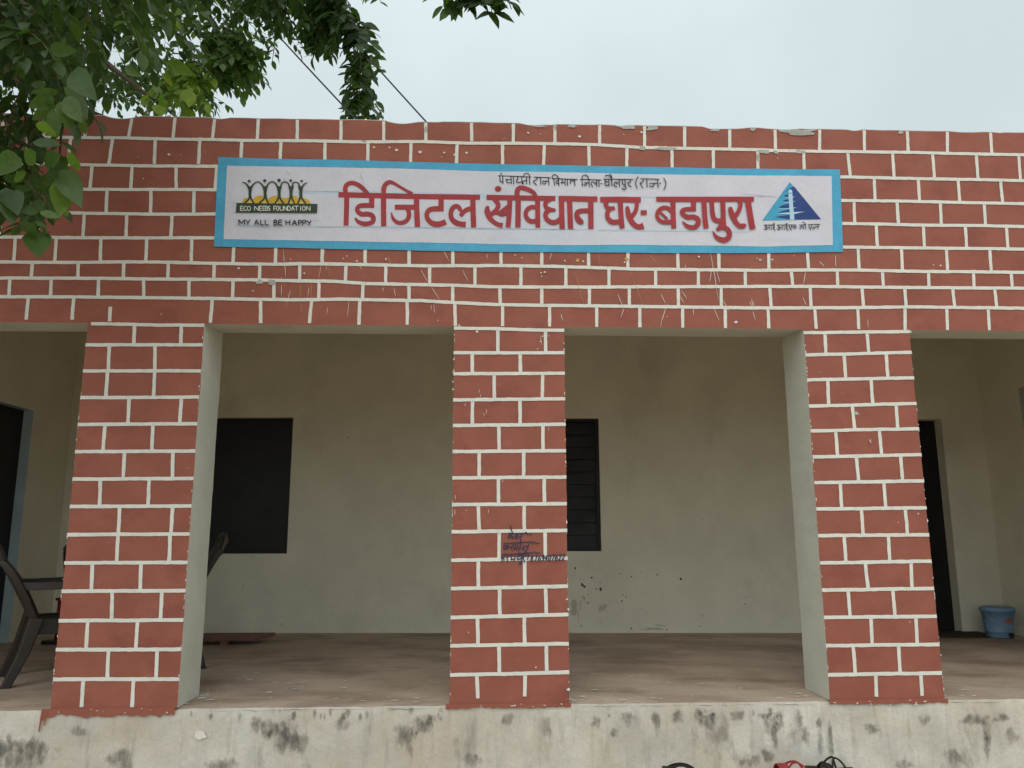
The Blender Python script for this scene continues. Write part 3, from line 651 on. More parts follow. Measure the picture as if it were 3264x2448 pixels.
# right window: dark shutter of horizontal slats
f = framed('window', bpt, H_WR, .05, DARKW, .03)
u0, u1, z0, z1 = H_WR; s = MB(); n = 10
for k in range(n):
    a = z0+.03+(z1-z0-.06)*k/n; b = z0+.03+(z1-z0-.06)*(k+1)/n-.005
    q = .078+.004*((k*37) % 3)
    s.add([bpt(u0+.03,a,q-.014),bpt(u1-.03,a,q-.014),bpt(u1-.03,b,q+.008),bpt(u0+.03,b,q+.008),
           bpt(u0+.03,a,q+.01),bpt(u1-.03,a,q+.01),bpt(u1-.03,b,q+.02),bpt(u0+.03,b,q+.02)], BOXF)
s.add(rect_on(bpt, u0+.03, u1-.03, z0+.03, z1-.03, .115, .125), BOXF)
s.build('shutter', SLAT, f)
def door(pt, h, q):  # closed near-black leaf put in for the dark room behind the open doorway
    u0, u1, z0, z1 = h; f = MB()
    f.add(rect_on(pt, u0, u1, 0.004, z1, q, q+.04), BOXF)
    for k in range(3):
        a = .12+(z1-.2)*k/3; b = a+(z1-.2)/3-.08
        f.add(rect_on(pt, u0+.09, u1-.09, a, b, q-.008, q), BOXF)
    o = f.build('door', DARKW, BLD)
    hd = MB(); p0, p1 = pt(u0+.06, .95, q-.03), pt(u0+.06, 1.08, q-.03)
    hd.tube([pt(u0+.06,.95,q),p0,p1,pt(u0+.06,1.08,q)], .008, 6); hd.build('handle', SLAT, o)
    return o
door(bpt, H_DR, .13); door(lpt, LWAY, .085); door(rpt, RWAY, .14)

# ------------------------------------------------------------------ painted sign on the parapet
SIGN = thing('painted_sign', 'long white painted sign with blue border and red lettering on the brick red parapet', 'sign')
K0 = lambda x, y: (660+x/4.424, 480+y/4.424)
K1 = lambda x, y: (1050+x/4.424, 520+y/4.424)
K2 = lambda x, y: (1500+x/4.424, 520+y/4.424)
K4 = lambda x, y: (1900+x/4.0963, 520+y/4.0963)
K5 = lambda x, y: (2360+x/5.529, 520+y/5.529)
K6 = lambda x, y: (1560+x/7.9, 1640+y/7.9)
def dense(a, b, n): return [(a[0]+(b[0]-a[0])*i/n, a[1]+(b[1]-a[1])*i/n) for i in range(n)]
def edge_poly(corners, amp, k, step=.03):
    P = []
    for a, b in zip(corners, corners[1:]+corners[:1]):
        P += dense(a, b, max(1, int(math.dist(a, b)/step)))
    return [(x+amp*wob(x, z, 11, k), z+amp*wob(x, z, 11, k+6)) for x, z in P]
def wl2(l): return [WP(x, y) for x, y in l]
TOPO = wl2([(697,502),(850,507),(1160,513),(1500,522.7),(1760,528),(2000,532),(2360,539),(2676,541.5)])
BOTO = wl2([(2686,804),(2360,808.5),(2000,807),(1760,805),(1500,802.5),(1160,796),(900,791),(683,787)])
TOPI = wl2([(725,530),(900,533),(1160,536.5),(1500,546.7),(1740,550),(2000,556),(2360,561),(2649,562.5)])
BOTI = wl2([(2653,782),(2450,787.7),(2360,785.5),(2000,782),(1794,783),(1500,777.7),(1160,771.6),(895,767),(714,764)])
def strip_fill(mb, top, bot, yoff, mi, amp, k, n=160):
    """sheet between a top and a bottom polyline (both left to right), slightly wavy edges"""
    def samp(l, t):
        d = [0]
        for a, b in zip(l[:-1], l[1:]): d.append(d[-1]+math.dist(a, b))
        q = t*d[-1]
        for i in range(len(l)-1):
            if q <= d[i+1] or i == len(l)-2:
                f_ = (q-d[i])/(d[i+1]-d[i]); return (l[i][0]+(l[i+1][0]-l[i][0])*f_, l[i][1]+(l[i+1][1]-l[i][1])*f_)
    vs = []; fs = []
    for i in range(n+1):
        a, b = samp(top, i/n), samp(bot, i/n)
        vs += [(a[0], yoff, a[1]+amp*wob(a[0], 0, 4, k)+amp*.4*wob(a[0], 0, 30, k)), (b[0], yoff, b[1]+amp*wob(b[0], 0, 4, k+8)+amp*.4*wob(b[0], 0, 30, k+3))]
        if i: fs.append((2*i-2, 2*i-1, 2*i+1, 2*i))
    mb.add(vs, fs, mi)
s = MB(); strip_fill(s, TOPO, BOTO[::-1], -.0066, 0, .0022, 1); s.build('border', BLUE, SIGN)
s = MB(); strip_fill(s, TOPI, BOTI[::-1], -.0078, 0, .0022, 5)
# thin pencil guide lines and bluish wash left under the lettering
def stroke_px(l, wpx, smooth=True, taper=(1, 1), step=5.0):
    """left/right outline of a brush stroke given in crop pixels; points are (x, y) or (x, y, width)"""
    pts = [(p[0], p[1], p[2] if len(p) > 2 else wpx) for p in l]
    if smooth and len(pts) > 2:
        q = []
        for i in range(len(pts)-1):
            p0 = pts[max(i-1, 0)]; p1 = pts[i]; p2 = pts[i+1]; p3 = pts[min(i+2, len(pts)-1)]
            n = max(2, int(math.dist(p1[:2], p2[:2])/step/2))
            for j in range(n):
                t = j/n
                q.append(tuple(.5*((2*b)+(c-a)*t+(2*a-5*b+4*c-d)*t*t+(3*b-a-3*c+d)*t**3) for a, b, c, d in zip(p0, p1, p2, p3)))
        q.append(pts[-1]); pts = q
    elif len(pts) == 2:
        n = max(2, int(math.dist(pts[0][:2], pts[1][:2])/step/4))
        pts = [tuple(a+(b-a)*i/n for a, b in zip(pts[0], pts[1])) for i in range(n+1)]
    lo, ro = [], []; N = len(pts)
    for i, p in enumerate(pts):
        a = pts[max(0, i-1)]; b = pts[min(N-1, i+1)]
        dx, dy = b[0]-a[0], b[1]-a[1]; q = math.hypot(dx, dy) or 1
        t = i/(N-1); k = taper[0]+(taper[1]-taper[0])*t if taper != (1, 1) else 1
        h = p[2]/2*k
        lo.append((p[0]-dy/q*h, p[1]+dx/q*h)); ro.append((p[0]+dy/q*h, p[1]-dx/q*h))
    return lo, ro
class Paint:
    def __init__(s, y): s.mb = MB(); s.y = y
    def stroke(s, c, l, w_, smooth=True, taper=(1, 1), mi=0, jit=.0007):
        lo, ro = stroke_px(l, w_, smooth, taper); vs = []; fs = []
        s.y -= .00012
        for i, (a, b) in enumerate(zip(lo, ro)):
            p, q = WP(*c(*a)), WP(*c(*b))
            vs += [(p[0]+jit*wob(p[0],p[1],30,1), s.y, p[1]+jit*wob(p[0],p[1],30,2)), (q[0]+jit*wob(q[0],q[1],30,3), s.y, q[1]+jit*wob(q[0],q[1],30,4))]
            if i: fs.append((2*i-2, 2*i-1, 2*i+1, 2*i))
        s.mb.add(vs, fs, mi)
    def poly(s, c, l, mi=0, amp=.0006):
        s.y -= .00012
        P = edge_poly([WP(*c(x, y)) for x, y in l], amp, 3, .008)
        s.mb.add([(x, s.y, z) for x, z in P], [tuple(range(len(P)))[::-1]], mi)
    def dot(s, c, x, y, rx, ry, mi=0):
        s.poly(c, [(x+rx*math.cos(2*math.pi*i/16), y+ry*math.sin(2*math.pi*i/16)) for i in range(16)], mi, 0)
    def build(s, name, m_): return s.mb.build(name, m_, SIGN)
pw = Paint(-.0080); pw.mb = s
for c, l, w_ in ((K1,[(-600,430),(140,420)],26),(K1,[(160,405),(700,420)],34),(K1,[(700,425),(2120,445)],22),(K2,[(100,470),(240,470)],50),(K2,[(1180,475),(1250,480)],30),
                 (K4,[(560,450),(790,455)],16),(K1,[(-300,905),(2300,930)],16),(K2,[(80,935),(1700,945)],9),(K4,[(20,880),(2000,900)],18),(K0,[(480,1075),(900,1085)],26),(K0,[(800,995),(1480,1005)],12)):
    pw.stroke(c, l, w_, True, (1, 1), 1)
for c, l in ((K1,[(-390,400),(150,412)]),(K1,[(-390,400),(-395,480)]),(K1,[(-180,905),(900,905)]),(K1,[(900,908),(2200,930)]),(K2,[(100,930),(700,930)]),(K2,[(720,935),(1480,945)]),(K0,[(340,742),(425,748)]),
             (K0,[(370,985),(470,985)]),(K0,[(390,1063),(1100,1075)]),(K0,[(1480,1000),(1570,1000)]),(K0,[(360,888),(420,888)]),(K5,[(0,550),(640,610)]),(K5,[(230,600),(640,608)])):
    pw.stroke(c, l, 3.2, False, (1, 1), 2)
for c, l in ((K1,[(440,170),(500,330)]),(K1,[(742,70),(752,115)]),(K0,[(1130,300),(1190,380)]),(K0,[(1090,405),(1110,440)])): pw.stroke(c, l, 5, False, (1, .3), 2)
pw.build('panel', [PANEL, WASH, mat('pencil_line', (.22,.27,.34), .8, .2, 40, .1, 90)])

hd = Paint(-.0095)
S = hd.stroke
# main line: first word
S(K1, [(132,454),(700,468),(1300,480),(2124,489)], 75, False)
S(K1, [(240,470,62),(228,360,64),(262,305,64),(330,289,64),(400,312,66),(470,362,62),(545,440,56)], 64)
S(K1, [(248,470),(244,700),(238,888)], 70)
S(K1, [(600,480),(598,640)], 74, False); S(K1, [(632,605),(470,605)], 68, False)
S(K1, [(490,605,68),(430,614,66),(396,652,64),(408,695,66),(460,728,68),(540,726,70),(600,745,68),(624,790,68),(605,840,66),(545,862,66),(480,862,64),(410,835,54),(366,780,20)], 66)
S(K1, [(770,460,66),(768,370,68),(795,308,64),(850,278,60),(905,290,48),(1000,345,40),(1100,405,44),(1170,445,60)], 60)
S(K1, [(765,480),(768,897)], 74, False)
S(K1, [(1228,480),(1234,700),(1244,908)], 76); S(K1, [(925,630),(1215,630)], 70, False)
S(K1, [(1095,640,64),(1122,700,62),(1118,775,62),(1075,830,62),(1000,852,58),(940,832,52),(895,780,40),(876,705,14)], 60)
S(K1, [(1575,490),(1576,688)], 74, False); S(K1, [(1612,652),(1480,652)], 72, False)
S(K1, [(1500,652,70),(1430,660,68),(1388,695,66),(1374,745,64),(1390,800,66),(1440,850,74),(1510,870,78),(1580,862,78),(1642,835,78)], 70)
S(K1, [(2022,500),(2026,700),(2034,915)], 74)
S(K1, [(2000,648,66),(1935,668,64),(1885,705,62),(1848,755,56)], 62)
S(K1, [(1848,690,40),(1838,645,56),(1790,616,64),(1738,645,66),(1712,720,64),(1730,800,68),(1790,850,76),(1850,868,76),(1922,874,78)], 66)
# second word
hd.dot(K2, 388, 372, 46, 39)
S(K2, [(226,491),(700,500),(1192,508)], 70, False)
S(K2, [(320,505,60),(372,560,66),(388,620,64),(352,680,64),(285,740,60)], 62)
S(K2, [(240,615,40),(236,690,80),(265,775,72),(325,838,62),(385,874,62),(452,888,72)], 66)
S(K2, [(285,715,50),(380,712,52),(440,735,56),(520,715,56)], 55); S(K2, [(535,615),(415,712)], 56, False)
S(K2, [(552,500),(545,700),(527,915)], 68)
S(K2, [(655,480,66),(658,400,70),(690,360,62),(750,364,64),(830,392,62),(890,432,60),(920,485,50)], 64)
S(K2, [(670,510),(666,915)], 74, False)
S(K2, [(942,510),(944,700),(946,918)], 68)
S(K2, [(940,636,60),(860,630,60),(803,660,60),(774,725,60),(796,792,62),(850,830,66),(940,826,66)], 62)
S(K2, [(1130,515,66),(1075,545,64),(1052,590,60),(1068,640,60),(1120,664,58),(1196,676,46)], 60)
S(K2, [(1115,668,60),(1066,705,66),(1054,760,62),(1085,815,66),(1150,845,70),(1210,838,72),(1280,790,72)], 66)
S(K2, [(1240,508),(1784,518)], 72, False)
S(K2, [(1278,510),(1282,700),(1290,937)], 74); S(K2, [(1392,515),(1398,720),(1408,935)], 74)
S(K2, [(1690,515),(1693,937)], 74, False); S(K2, [(1680,680),(1550,682)], 64, False)
S(K2, [(1560,682,64),(1505,705,70),(1495,760,72),(1522,815,84),(1555,845,78),(1562,876,40)], 68)
# third word and dash
S(K4, [(50,486),(320,484),(578,490)], 70, False)
S(K4, [(128,500,62),(124,555,60),(150,598,56),(200,603,54),(240,594,48)], 58)
S(K4, [(170,612,56),(142,660,56),(150,730,60),(205,778,66),(300,775,66)], 60)
S(K4, [(310,500),(320,700),(336,862)], 66)
S(K4, [(525,500,54),(525,580,50),(500,655,52),(440,735,56)], 54)
S(K4, [(402,575,30),(404,610,56),(420,690,72),(450,760,66),(500,820,66),(555,842,66),(614,828,80)], 62)
hd.poly(K4, [(577,628),(656,626),(655,685),(577,688)])
# fourth word
S(K4, [(780,482),(1400,482),(2050,480)], 62, False)
S(K4, [(996,500),(1000,700),(1008,862)], 64)
S(K4, [(985,645,54),(930,600,52),(870,594,52),(812,628,50),(788,690,46),(815,750,52),(880,782,52),(990,775,60)], 52)
S(K4, [(822,648),(925,745)], 36, False)
S(K4, [(1264,500),(1264,636)], 66, False); S(K4, [(1297,611),(1170,611)], 54, False)
S(K4, [(1185,611,54),(1130,622,54),(1112,655,54),(1140,692,58),(1195,716,62),(1262,712,60),(1312,735,62),(1328,785,64),(1300,835,62),(1250,852,60),(1180,832,52),(1118,772,14)], 58)
S(K4, [(1398,500),(1410,700),(1428,862)], 66)
S(K4, [(1502,500,60),(1508,640,60),(1530,735,62),(1590,765,60),(1650,755,60)], 60); S(K4, [(1645,500),(1650,700),(1656,835)], 64)
S(K4, [(1660,800,60),(1612,842,60),(1570,890,40)], 56)
S(K4, [(1575,880,50),(1610,858,56),(1665,852,58),(1712,882,62),(1732,940,66),(1702,1000,68),(1640,1014,66),(1560,975,48),(1514,900,14)], 60)
S(K4, [(1868,495,60),(1872,570,56),(1845,650,54),(1780,735,60)], 56)
S(K4, [(1742,585,40),(1748,630,64),(1775,710,68),(1815,785,62),(1865,832,60),(1920,832,66),(1944,840,40)], 62)
S(K4, [(1970,495),(1998,680),(2032,874)], 76)
hd.build('heading_lettering', LETTER)

sb = Paint(-.0095); S = sb.stroke
W1 = 12.5
for l in ([(388,186),(856,206)],[(410,190),(416,250)],[(452,190),(457,302)],[(490,237),(568,245)],[(568,195),(576,304)],[(600,195),(607,306)],[(720,200),(727,308)],
          [(787,205),(790,308)],[(828,205),(832,312)],[(890,208),(1126,216)],[(986,214),(990,318)],[(1010,264),(1096,264)],[(1096,215),(1103,324)],
          [(1145,228),(1506,241)],[(1172,230),(1181,328)],[(1238,235),(1243,332)],[(1270,284),(1330,286)],[(1328,240),(1332,328)],[(1360,240),(1364,328)],[(1462,240),(1467,332)],
          [(1540,240),(1840,249)],[(1568,243),(1573,338)],[(1600,288),(1664,288)],[(1666,245),(1673,348)],[(1772,250),(1777,348)],[(1803,250),(1809,348)],[(1825,300),(1852,301)]):
    S(K2, l, W1, False)
sb.dot(K2, 430, 159, 11, 10)
for l in ([(414,240),(420,268),(438,276),(456,268)],[(516,243),(504,268),(522,288),(572,284)],[(650,198),(668,228),(646,262),(664,288),(724,272)],
          [(788,258),(750,262),(734,286),(748,308)],[(748,200),(756,168),(796,156),(826,178),(829,206)],[(934,212),(932,240),(890,262),(888,280),(930,322)],[(1062,266),(1052,298),(1030,306),(1010,286)],
          [(1152,228),(1152,192),(1182,174),(1220,196),(1240,232)],[(1240,262),(1206,266),(1204,292),(1240,302)],[(1288,242),(1290,290),(1274,300)],[(1406,242),(1407,286),(1394,302)],[(1407,262),(1430,262),(1464,262)],
          [(1568,240),(1574,198),(1610,180),(1648,204),(1666,246)],[(1632,290),(1628,320),(1606,326),(1590,306)],[(1772,282),(1750,312)],[(1752,310),(1738,284),(1706,280),(1694,308),(1722,352)]):
    S(K2, l, W1)
W2 = 12.5
for l in ([(92,222),(482,226)],[(160,225),(166,312)],[(196,222),(203,312)],[(296,228),(302,322)],[(336,230),(338,280)],[(371,230),(377,314)],[(570,218),(816,224)],[(654,222),(660,328)],[(690,277),(792,277)],[(796,225),(803,338)]):
    S(K4, l, W2, False)
for l in ([(126,226),(108,244),(124,256),(152,254)],[(124,258),(106,282),(130,306),(164,290)],[(197,222),(182,192),(150,174),(108,184)],[(198,216),(196,182),(168,156)],
          [(298,266),(266,274),(266,292)],[(268,286),(256,262),(234,272),(230,302),(268,332)],[(337,274),(350,292),(374,290)],[(350,322),(376,314),(386,340),(362,360),(328,340)],
          [(440,226),(438,262),(404,284)],[(404,262),(420,300),(456,326)],[(545,192),(516,240),(513,300),(531,346)],[(606,220),(604,256),(568,284)],[(564,264),(580,302),(608,338)],[(746,280),(740,316),(710,324),(688,300)],[(872,210),(900,258),(899,310),(874,366)]):
    S(K4, l, W2)
sb.dot(K4, 829, 281, 11, 11)
sb.build('subheading_lettering', BLACK)

# Latin capitals and digits as brush strokes in a unit box (y up)
GL = {'E':[[(1,1),(0,1)],[(0,1),(0,0)],[(0,0),(1,0)],[(0,.52),(.8,.52)]],'C':['c',[(.95,.85),(.55,1),(.1,.75),(0,.45),(.15,.1),(.55,0),(.95,.15)]],'O':['c',[(.5,1),(.1,.8),(0,.5),(.1,.18),(.5,0),(.9,.18),(1,.5),(.9,.8),(.5,1)]],
 'N':[[(0,0),(0,1)],[(0,1),(1,0)],[(1,0),(1,1)]],'D':[[(0,0),(0,1)],'c',[(0,1),(.6,.95),(1,.6),(.95,.3),(.6,.03),(0,0)]],'S':['c',[(.95,.85),(.5,1),(.1,.8),(.3,.55),(.75,.45),(.95,.2),(.5,0),(.02,.15)]],
 'F':[[(1,1),(0,1)],[(0,1),(0,0)],[(0,.52),(.8,.52)]],'U':['c',[(0,1),(0,.3),(.25,.03),(.7,.03),(1,.3),(1,1)]],'A':[[(0,0),(.5,1)],[(.5,1),(1,0)],[(.2,.35),(.8,.35)]],'T':[[(0,1),(1,1)],[(.5,1),(.5,0)]],'I':[[(.5,1),(.5,0)]],
 'M':[[(0,0),(0,1)],[(0,1),(.5,.25)],[(.5,.25),(1,1)],[(1,1),(1,0)]],'Y':[[(0,1),(.5,.5)],[(1,1),(.35,0)]],'L':[[(0,1),(0,0)],[(0,0),(1,0)]],'B':[[(0,0),(0,1)],'c',[(0,1),(.7,.95),(.8,.7),(.6,.54),(0,.52)],'c',[(.3,.52),(.85,.45),(1,.22),(.75,.02),(0,0)]],
 'H':[[(0,0),(0,1)],[(1,0),(1,1)],[(0,.52),(1,.52)]],'P':[[(0,0),(0,1)],'c',[(0,1),(.8,.97),(1,.75),(.8,.5),(0,.48)]],
 '8':['c',[(.5,.55),(.15,.75),(.5,1),(.85,.75),(.5,.55),(.05,.25),(.5,0),(.95,.25),(.5,.55)]],'7':[[(0,1),(1,1)],[(1,1),(.3,0)]],'6':['c',[(.85,1),(.3,.7),(.05,.3),(.4,0),(.85,.15),(.8,.45),(.4,.5),(.1,.3)]],
 '9':['c',[(.9,.75),(.5,.5),(.1,.7),(.35,1),(.8,.95),(.9,.7),(.75,.25),(.4,0)]],'4':[[(.7,0),(.7,1)],[(.7,1),(0,.35)],[(0,.35),(1,.35)]],'0':['c',[(.5,1),(.1,.6),(.15,.15),(.5,0),(.9,.4),(.85,.85),(.5,1)]],'2':['c',[(.05,.75),(.4,1),(.85,.8),(.6,.4),(.05,.03)],[(.05,.03),(1,.03)]]}
def latin(P, c, ch, x0, x1, yt, yb, w_, slant=0, mi=0):
    cur = False
    for it in GL[ch]:
        if it == 'c': cur = True; continue
        P.stroke(c, [(x0+(x1-x0)*a+slant*b, yb+(yt-yb)*b) for a, b in it], w_, cur, mi=mi, jit=.0004); cur = False

lg = Paint(-.0095)      # round logo of linked figures above a green band
lg.poly(K0, [(498,752),(518,695),(545,675),(575,678),(600,700),(640,700),(690,660),(750,640),(790,648),(830,676),(870,685),(920,658),(962,643),(1005,652),(1060,672),(1110,680),(1160,664),(1220,644),(1262,650),(1300,680),(1380,680),(1430,698),(1455,730),(1468,764)], 1)
for pl_ in ([(612,690),(570,752),(650,752)],[(805,695),(770,752),(840,752)],[(1000,722),(980,756),(1028,756)],[(1185,722),(1165,756),(1210,756)],[(1335,695),(1305,756),(1362,758)]): lg.poly(K0, pl_, 2, 0)
S = lg.stroke
bodies = [(612,(535,752),(668,752)),(825,(742,754),(872,756)),(1022,(962,756),(1088,757)),(1190,(1150,758),(1240,759)),(1328,(1283,758),(1404,762))]
for bx, lf, rf_ in bodies:
    S(K0, [(bx,512,34),(bx+1,560,44),(bx,610,42),(bx-2,668,40)], 40)
    S(K0, [(bx-6,640,30),(bx-14,690,26),(lf[0],lf[1],22)], 26); S(K0, [(bx+8,640,30),(bx+18,690,26),(rf_[0],rf_[1],22)], 26)
S(K0, [(505,461,12),(550,472,18),(590,520,28),(606,575,26)], 20)
for a, b, tx, ty in ((612,825,722,452),(825,1022,925,450),(1022,1190,1106,452),(1190,1328,1256,458)):
    S(K0, [(a+12,575,26),(a+26,520,26),(tx-42,ty+18,18),(tx,ty,16),(tx+42,ty+20,18),(b-24,522,26),(b-10,575,26)], 20)
S(K0, [(1338,575,26),(1352,520,26),(1385,480,16),(1424,464,10)], 18)
for x, y, rx, ry in ((602,442,21,18),(821,436,24,21),(1023,432,25,22),(1187,435,21,18),(1340,441,21,14)): lg.dot(K0, x, y, rx, ry)
lg.poly(K0, [(425,750),(1000,757),(1563,763),(1555,893),(1000,888),(413,886)], 0)
for ch, x0, x1 in (('E',480,522),('C',530,572),('O',578,622),('N',678,735),('E',748,785),('E',797,832),('D',836,862),('S',868,900),('F',950,985),('O',990,1022),('U',1038,1082),('N',1094,1138),('D',1148,1186),('A',1198,1240),('T',1242,1298),('I',1310,1345),('O',1352,1394),('N',1412,1462)):
    latin(lg, K0, ch, x0, x1, 797+(x0-480)*.003, 858+(x0-480)*.006, 10.5, mi=3)
for ch, x0, x1 in (('M',462,540),('Y',556,616),('A',678,742),('L',768,812),('L',832,884),('B',955,1002),('E',1022,1074),('H',1124,1178),('A',1210,1276),('P',1300,1342),('P',1360,1406),('Y',1416,1478)):
    latin(lg, K0, ch, x0, x1, 990+(x0-460)*.014, 1060+(x0-460)*.014, 15, mi=4)
lg.build('figures_logo', [GREEN, YELLOW, PALEY, WHITE, BLACK])

tr = Paint(-.0095)      # blue triangle emblem
tr.poly(K5, [(862,345),(1410,1000),(880,1012),(375,1020)], 0)
tr.poly(K5, [(916,428),(936,420),(1410,1000),(940,1008),(860,1000),(740,985),(598,963),(700,938),(868,918),(868,872),(760,880),(634,888),(720,855),(862,822),(868,802),(760,805),(648,796),(720,755),(848,726),(848,690),(722,684),(780,655),(845,645),(845,604),(745,598),(790,570),(836,556),(838,500),(798,508),(840,465)], 1)
tr.poly(K5, [(834,545),(906,545),(918,760),(942,1004),(864,1010),(848,760)], 2)
tr.poly(K5, [(838,482),(862,474),(894,482),(908,528),(890,536),(836,532)], 2)
for l in ([(900,612,16),(958,602,2)],[(905,688,14),(962,682,2)],[(920,802,14),(988,795,2)],[(928,893,40),(1030,878,16),(1122,868,2)],[(640,905,4),(760,895,18),(870,900,34)],[(650,815,3),(760,818,12),(860,812,14)],[(780,630,3),(845,622,14)],[(720,705,3),(845,705,14)]):
    tr.stroke(K5, l, 10, False, mi=2)
S = tr.stroke; W5 = 12
def TS(l, sm=True): S(K5, l, W5, sm, mi=3)
for dx, dy in ((0, 0), (226, 0)):
    TS([(405+dx,1102),(602+dx,1099)], False)
    TS([(412+dx,1122),(450+dx,1118),(446+dx,1142),(424+dx,1150),(460+dx,1160),(450+dx,1188),(404+dx,1166)]); TS([(455+dx,1150),(492+dx,1146)], False)
    TS([(495+dx,1105),(499+dx,1188)], False); TS([(530+dx,1105),(535+dx,1188)], False)
    TS([(588+dx,1104),(562+dx,1126),(594+dx,1140),(560+dx,1164),(594+dx,1178),(598+dx,1206)]); TS([(576+dx,1098),(562+dx,1082),(594+dx,1066)])
TS([(832,1100),(974,1101)], False); TS([(850,1104),(852,1150),(868,1168)]); TS([(886,1104),(886,1148),(870,1166),(886,1202)])
TS([(912,1104),(914,1148),(938,1160)]); TS([(940,1104),(946,1182)], False); TS([(942,1134),(970,1132),(970,1166)])
TS([(1020,1106),(1148,1096)], False); TS([(1056,1108),(1054,1140),(1030,1152),(1046,1178)]); TS([(1056,1140),(1092,1140)], False); TS([(1090,1106),(1096,1176)], False)
TS([(1130,1100),(1136,1182)], False); TS([(1132,1100),(1122,1066),(1094,1054),(1074,1068)])
TS([(1176,1097),(1392,1092)], False); TS([(1195,1102),(1195,1148),(1214,1152)]); TS([(1235,1100),(1232,1148),(1214,1166),(1226,1196)])
TS([(1292,1166),(1276,1136),(1254,1154),(1284,1182)]); TS([(1290,1154),(1320,1130),(1352,1136)]); TS([(1356,1097),(1352,1174)], False)
tr.build('triangle_emblem', [TEAL, NAVY, ICE, BLACK])

# painter's signature brushed on the middle pillar
sg = Paint(-.0058); S = sg.stroke
for l in ([(478,468),(880,480)],[(348,730),(700,708),(1078,690)],[(308,1000),(682,998)],[(690,985),(1064,962)]): S(K6, l, 26, False)
for l in ([(520,282),(545,370),(585,462)],[(500,490),(490,540),(470,618)],[(525,495),(500,545),(478,590)],[(560,500),(548,570),(580,606),(606,570),(580,550)],[(650,490),(690,505),(655,560),(680,610),(712,560),(700,520)],
          [(820,490),(806,540),(770,560)],[(760,545),(775,600),(795,702)],[(905,435),(905,488)],[(932,440),(948,488),(1000,500),(1070,492)],
          [(440,745),(448,800),(455,885)],[(440,790),(380,780),(362,830),(380,880),(430,830),(490,790),(500,840)],[(596,735),(590,790),(548,815)],[(545,805),(560,860),(574,925)],[(648,745),(650,820),(618,862),(690,845)],[(716,735),(705,810),(692,895)],
          [(796,715),(775,800),(745,905)],[(996,725),(960,830),(908,960)],[(965,800),(880,790),(835,840),(840,885),(880,860)],[(1076,682),(1080,745)],[(1112,680),(1135,712),(1200,725),(1262,718)],[(1076,940),(1090,985)],[(1110,938),(1150,950),(1200,975),(1272,966)],
          [(296,1040),(310,1100),(322,1190)],[(380,1010),(362,1090),(370,1160)],[(300,1060),(340,1100),(385,1060)],[(460,1010),(470,1060),(430,1090)],[(428,1075),(450,1130),(465,1205)],[(548,1010),(552,1110),(540,1140),(625,1110)],[(650,1010),(640,1090),(618,1170)],
          [(760,965),(715,990),(740,1040),(790,1010)],[(790,1010),(700,1090),(720,1135),(800,1090)],[(826,990),(812,1090),(800,1180)],[(745,1190),(800,1185),(810,1220),(760,1250),(735,1225)],[(850,1000),(870,1060),(840,1090)],[(830,1070),(860,1140),(890,1205)],[(905,900),(915,1000),(920,1060)],[(985,985),(970,1070),(955,1140)]):
    S(K6, l, 27)
for k, (ch, x) in enumerate(zip('8769407622', (1030,1130,1225,1310,1395,1480,1565,1650,1735,1825))):
    latin(sg, K6, ch, x-6, x+52, 1040-k*5, 1180-k*4, 26, 24)
o = sg.mb.build('painter_signature', INK, None)
mid = [c for c in BLD.children if c.name.startswith('pillar')][1]; o.parent = mid

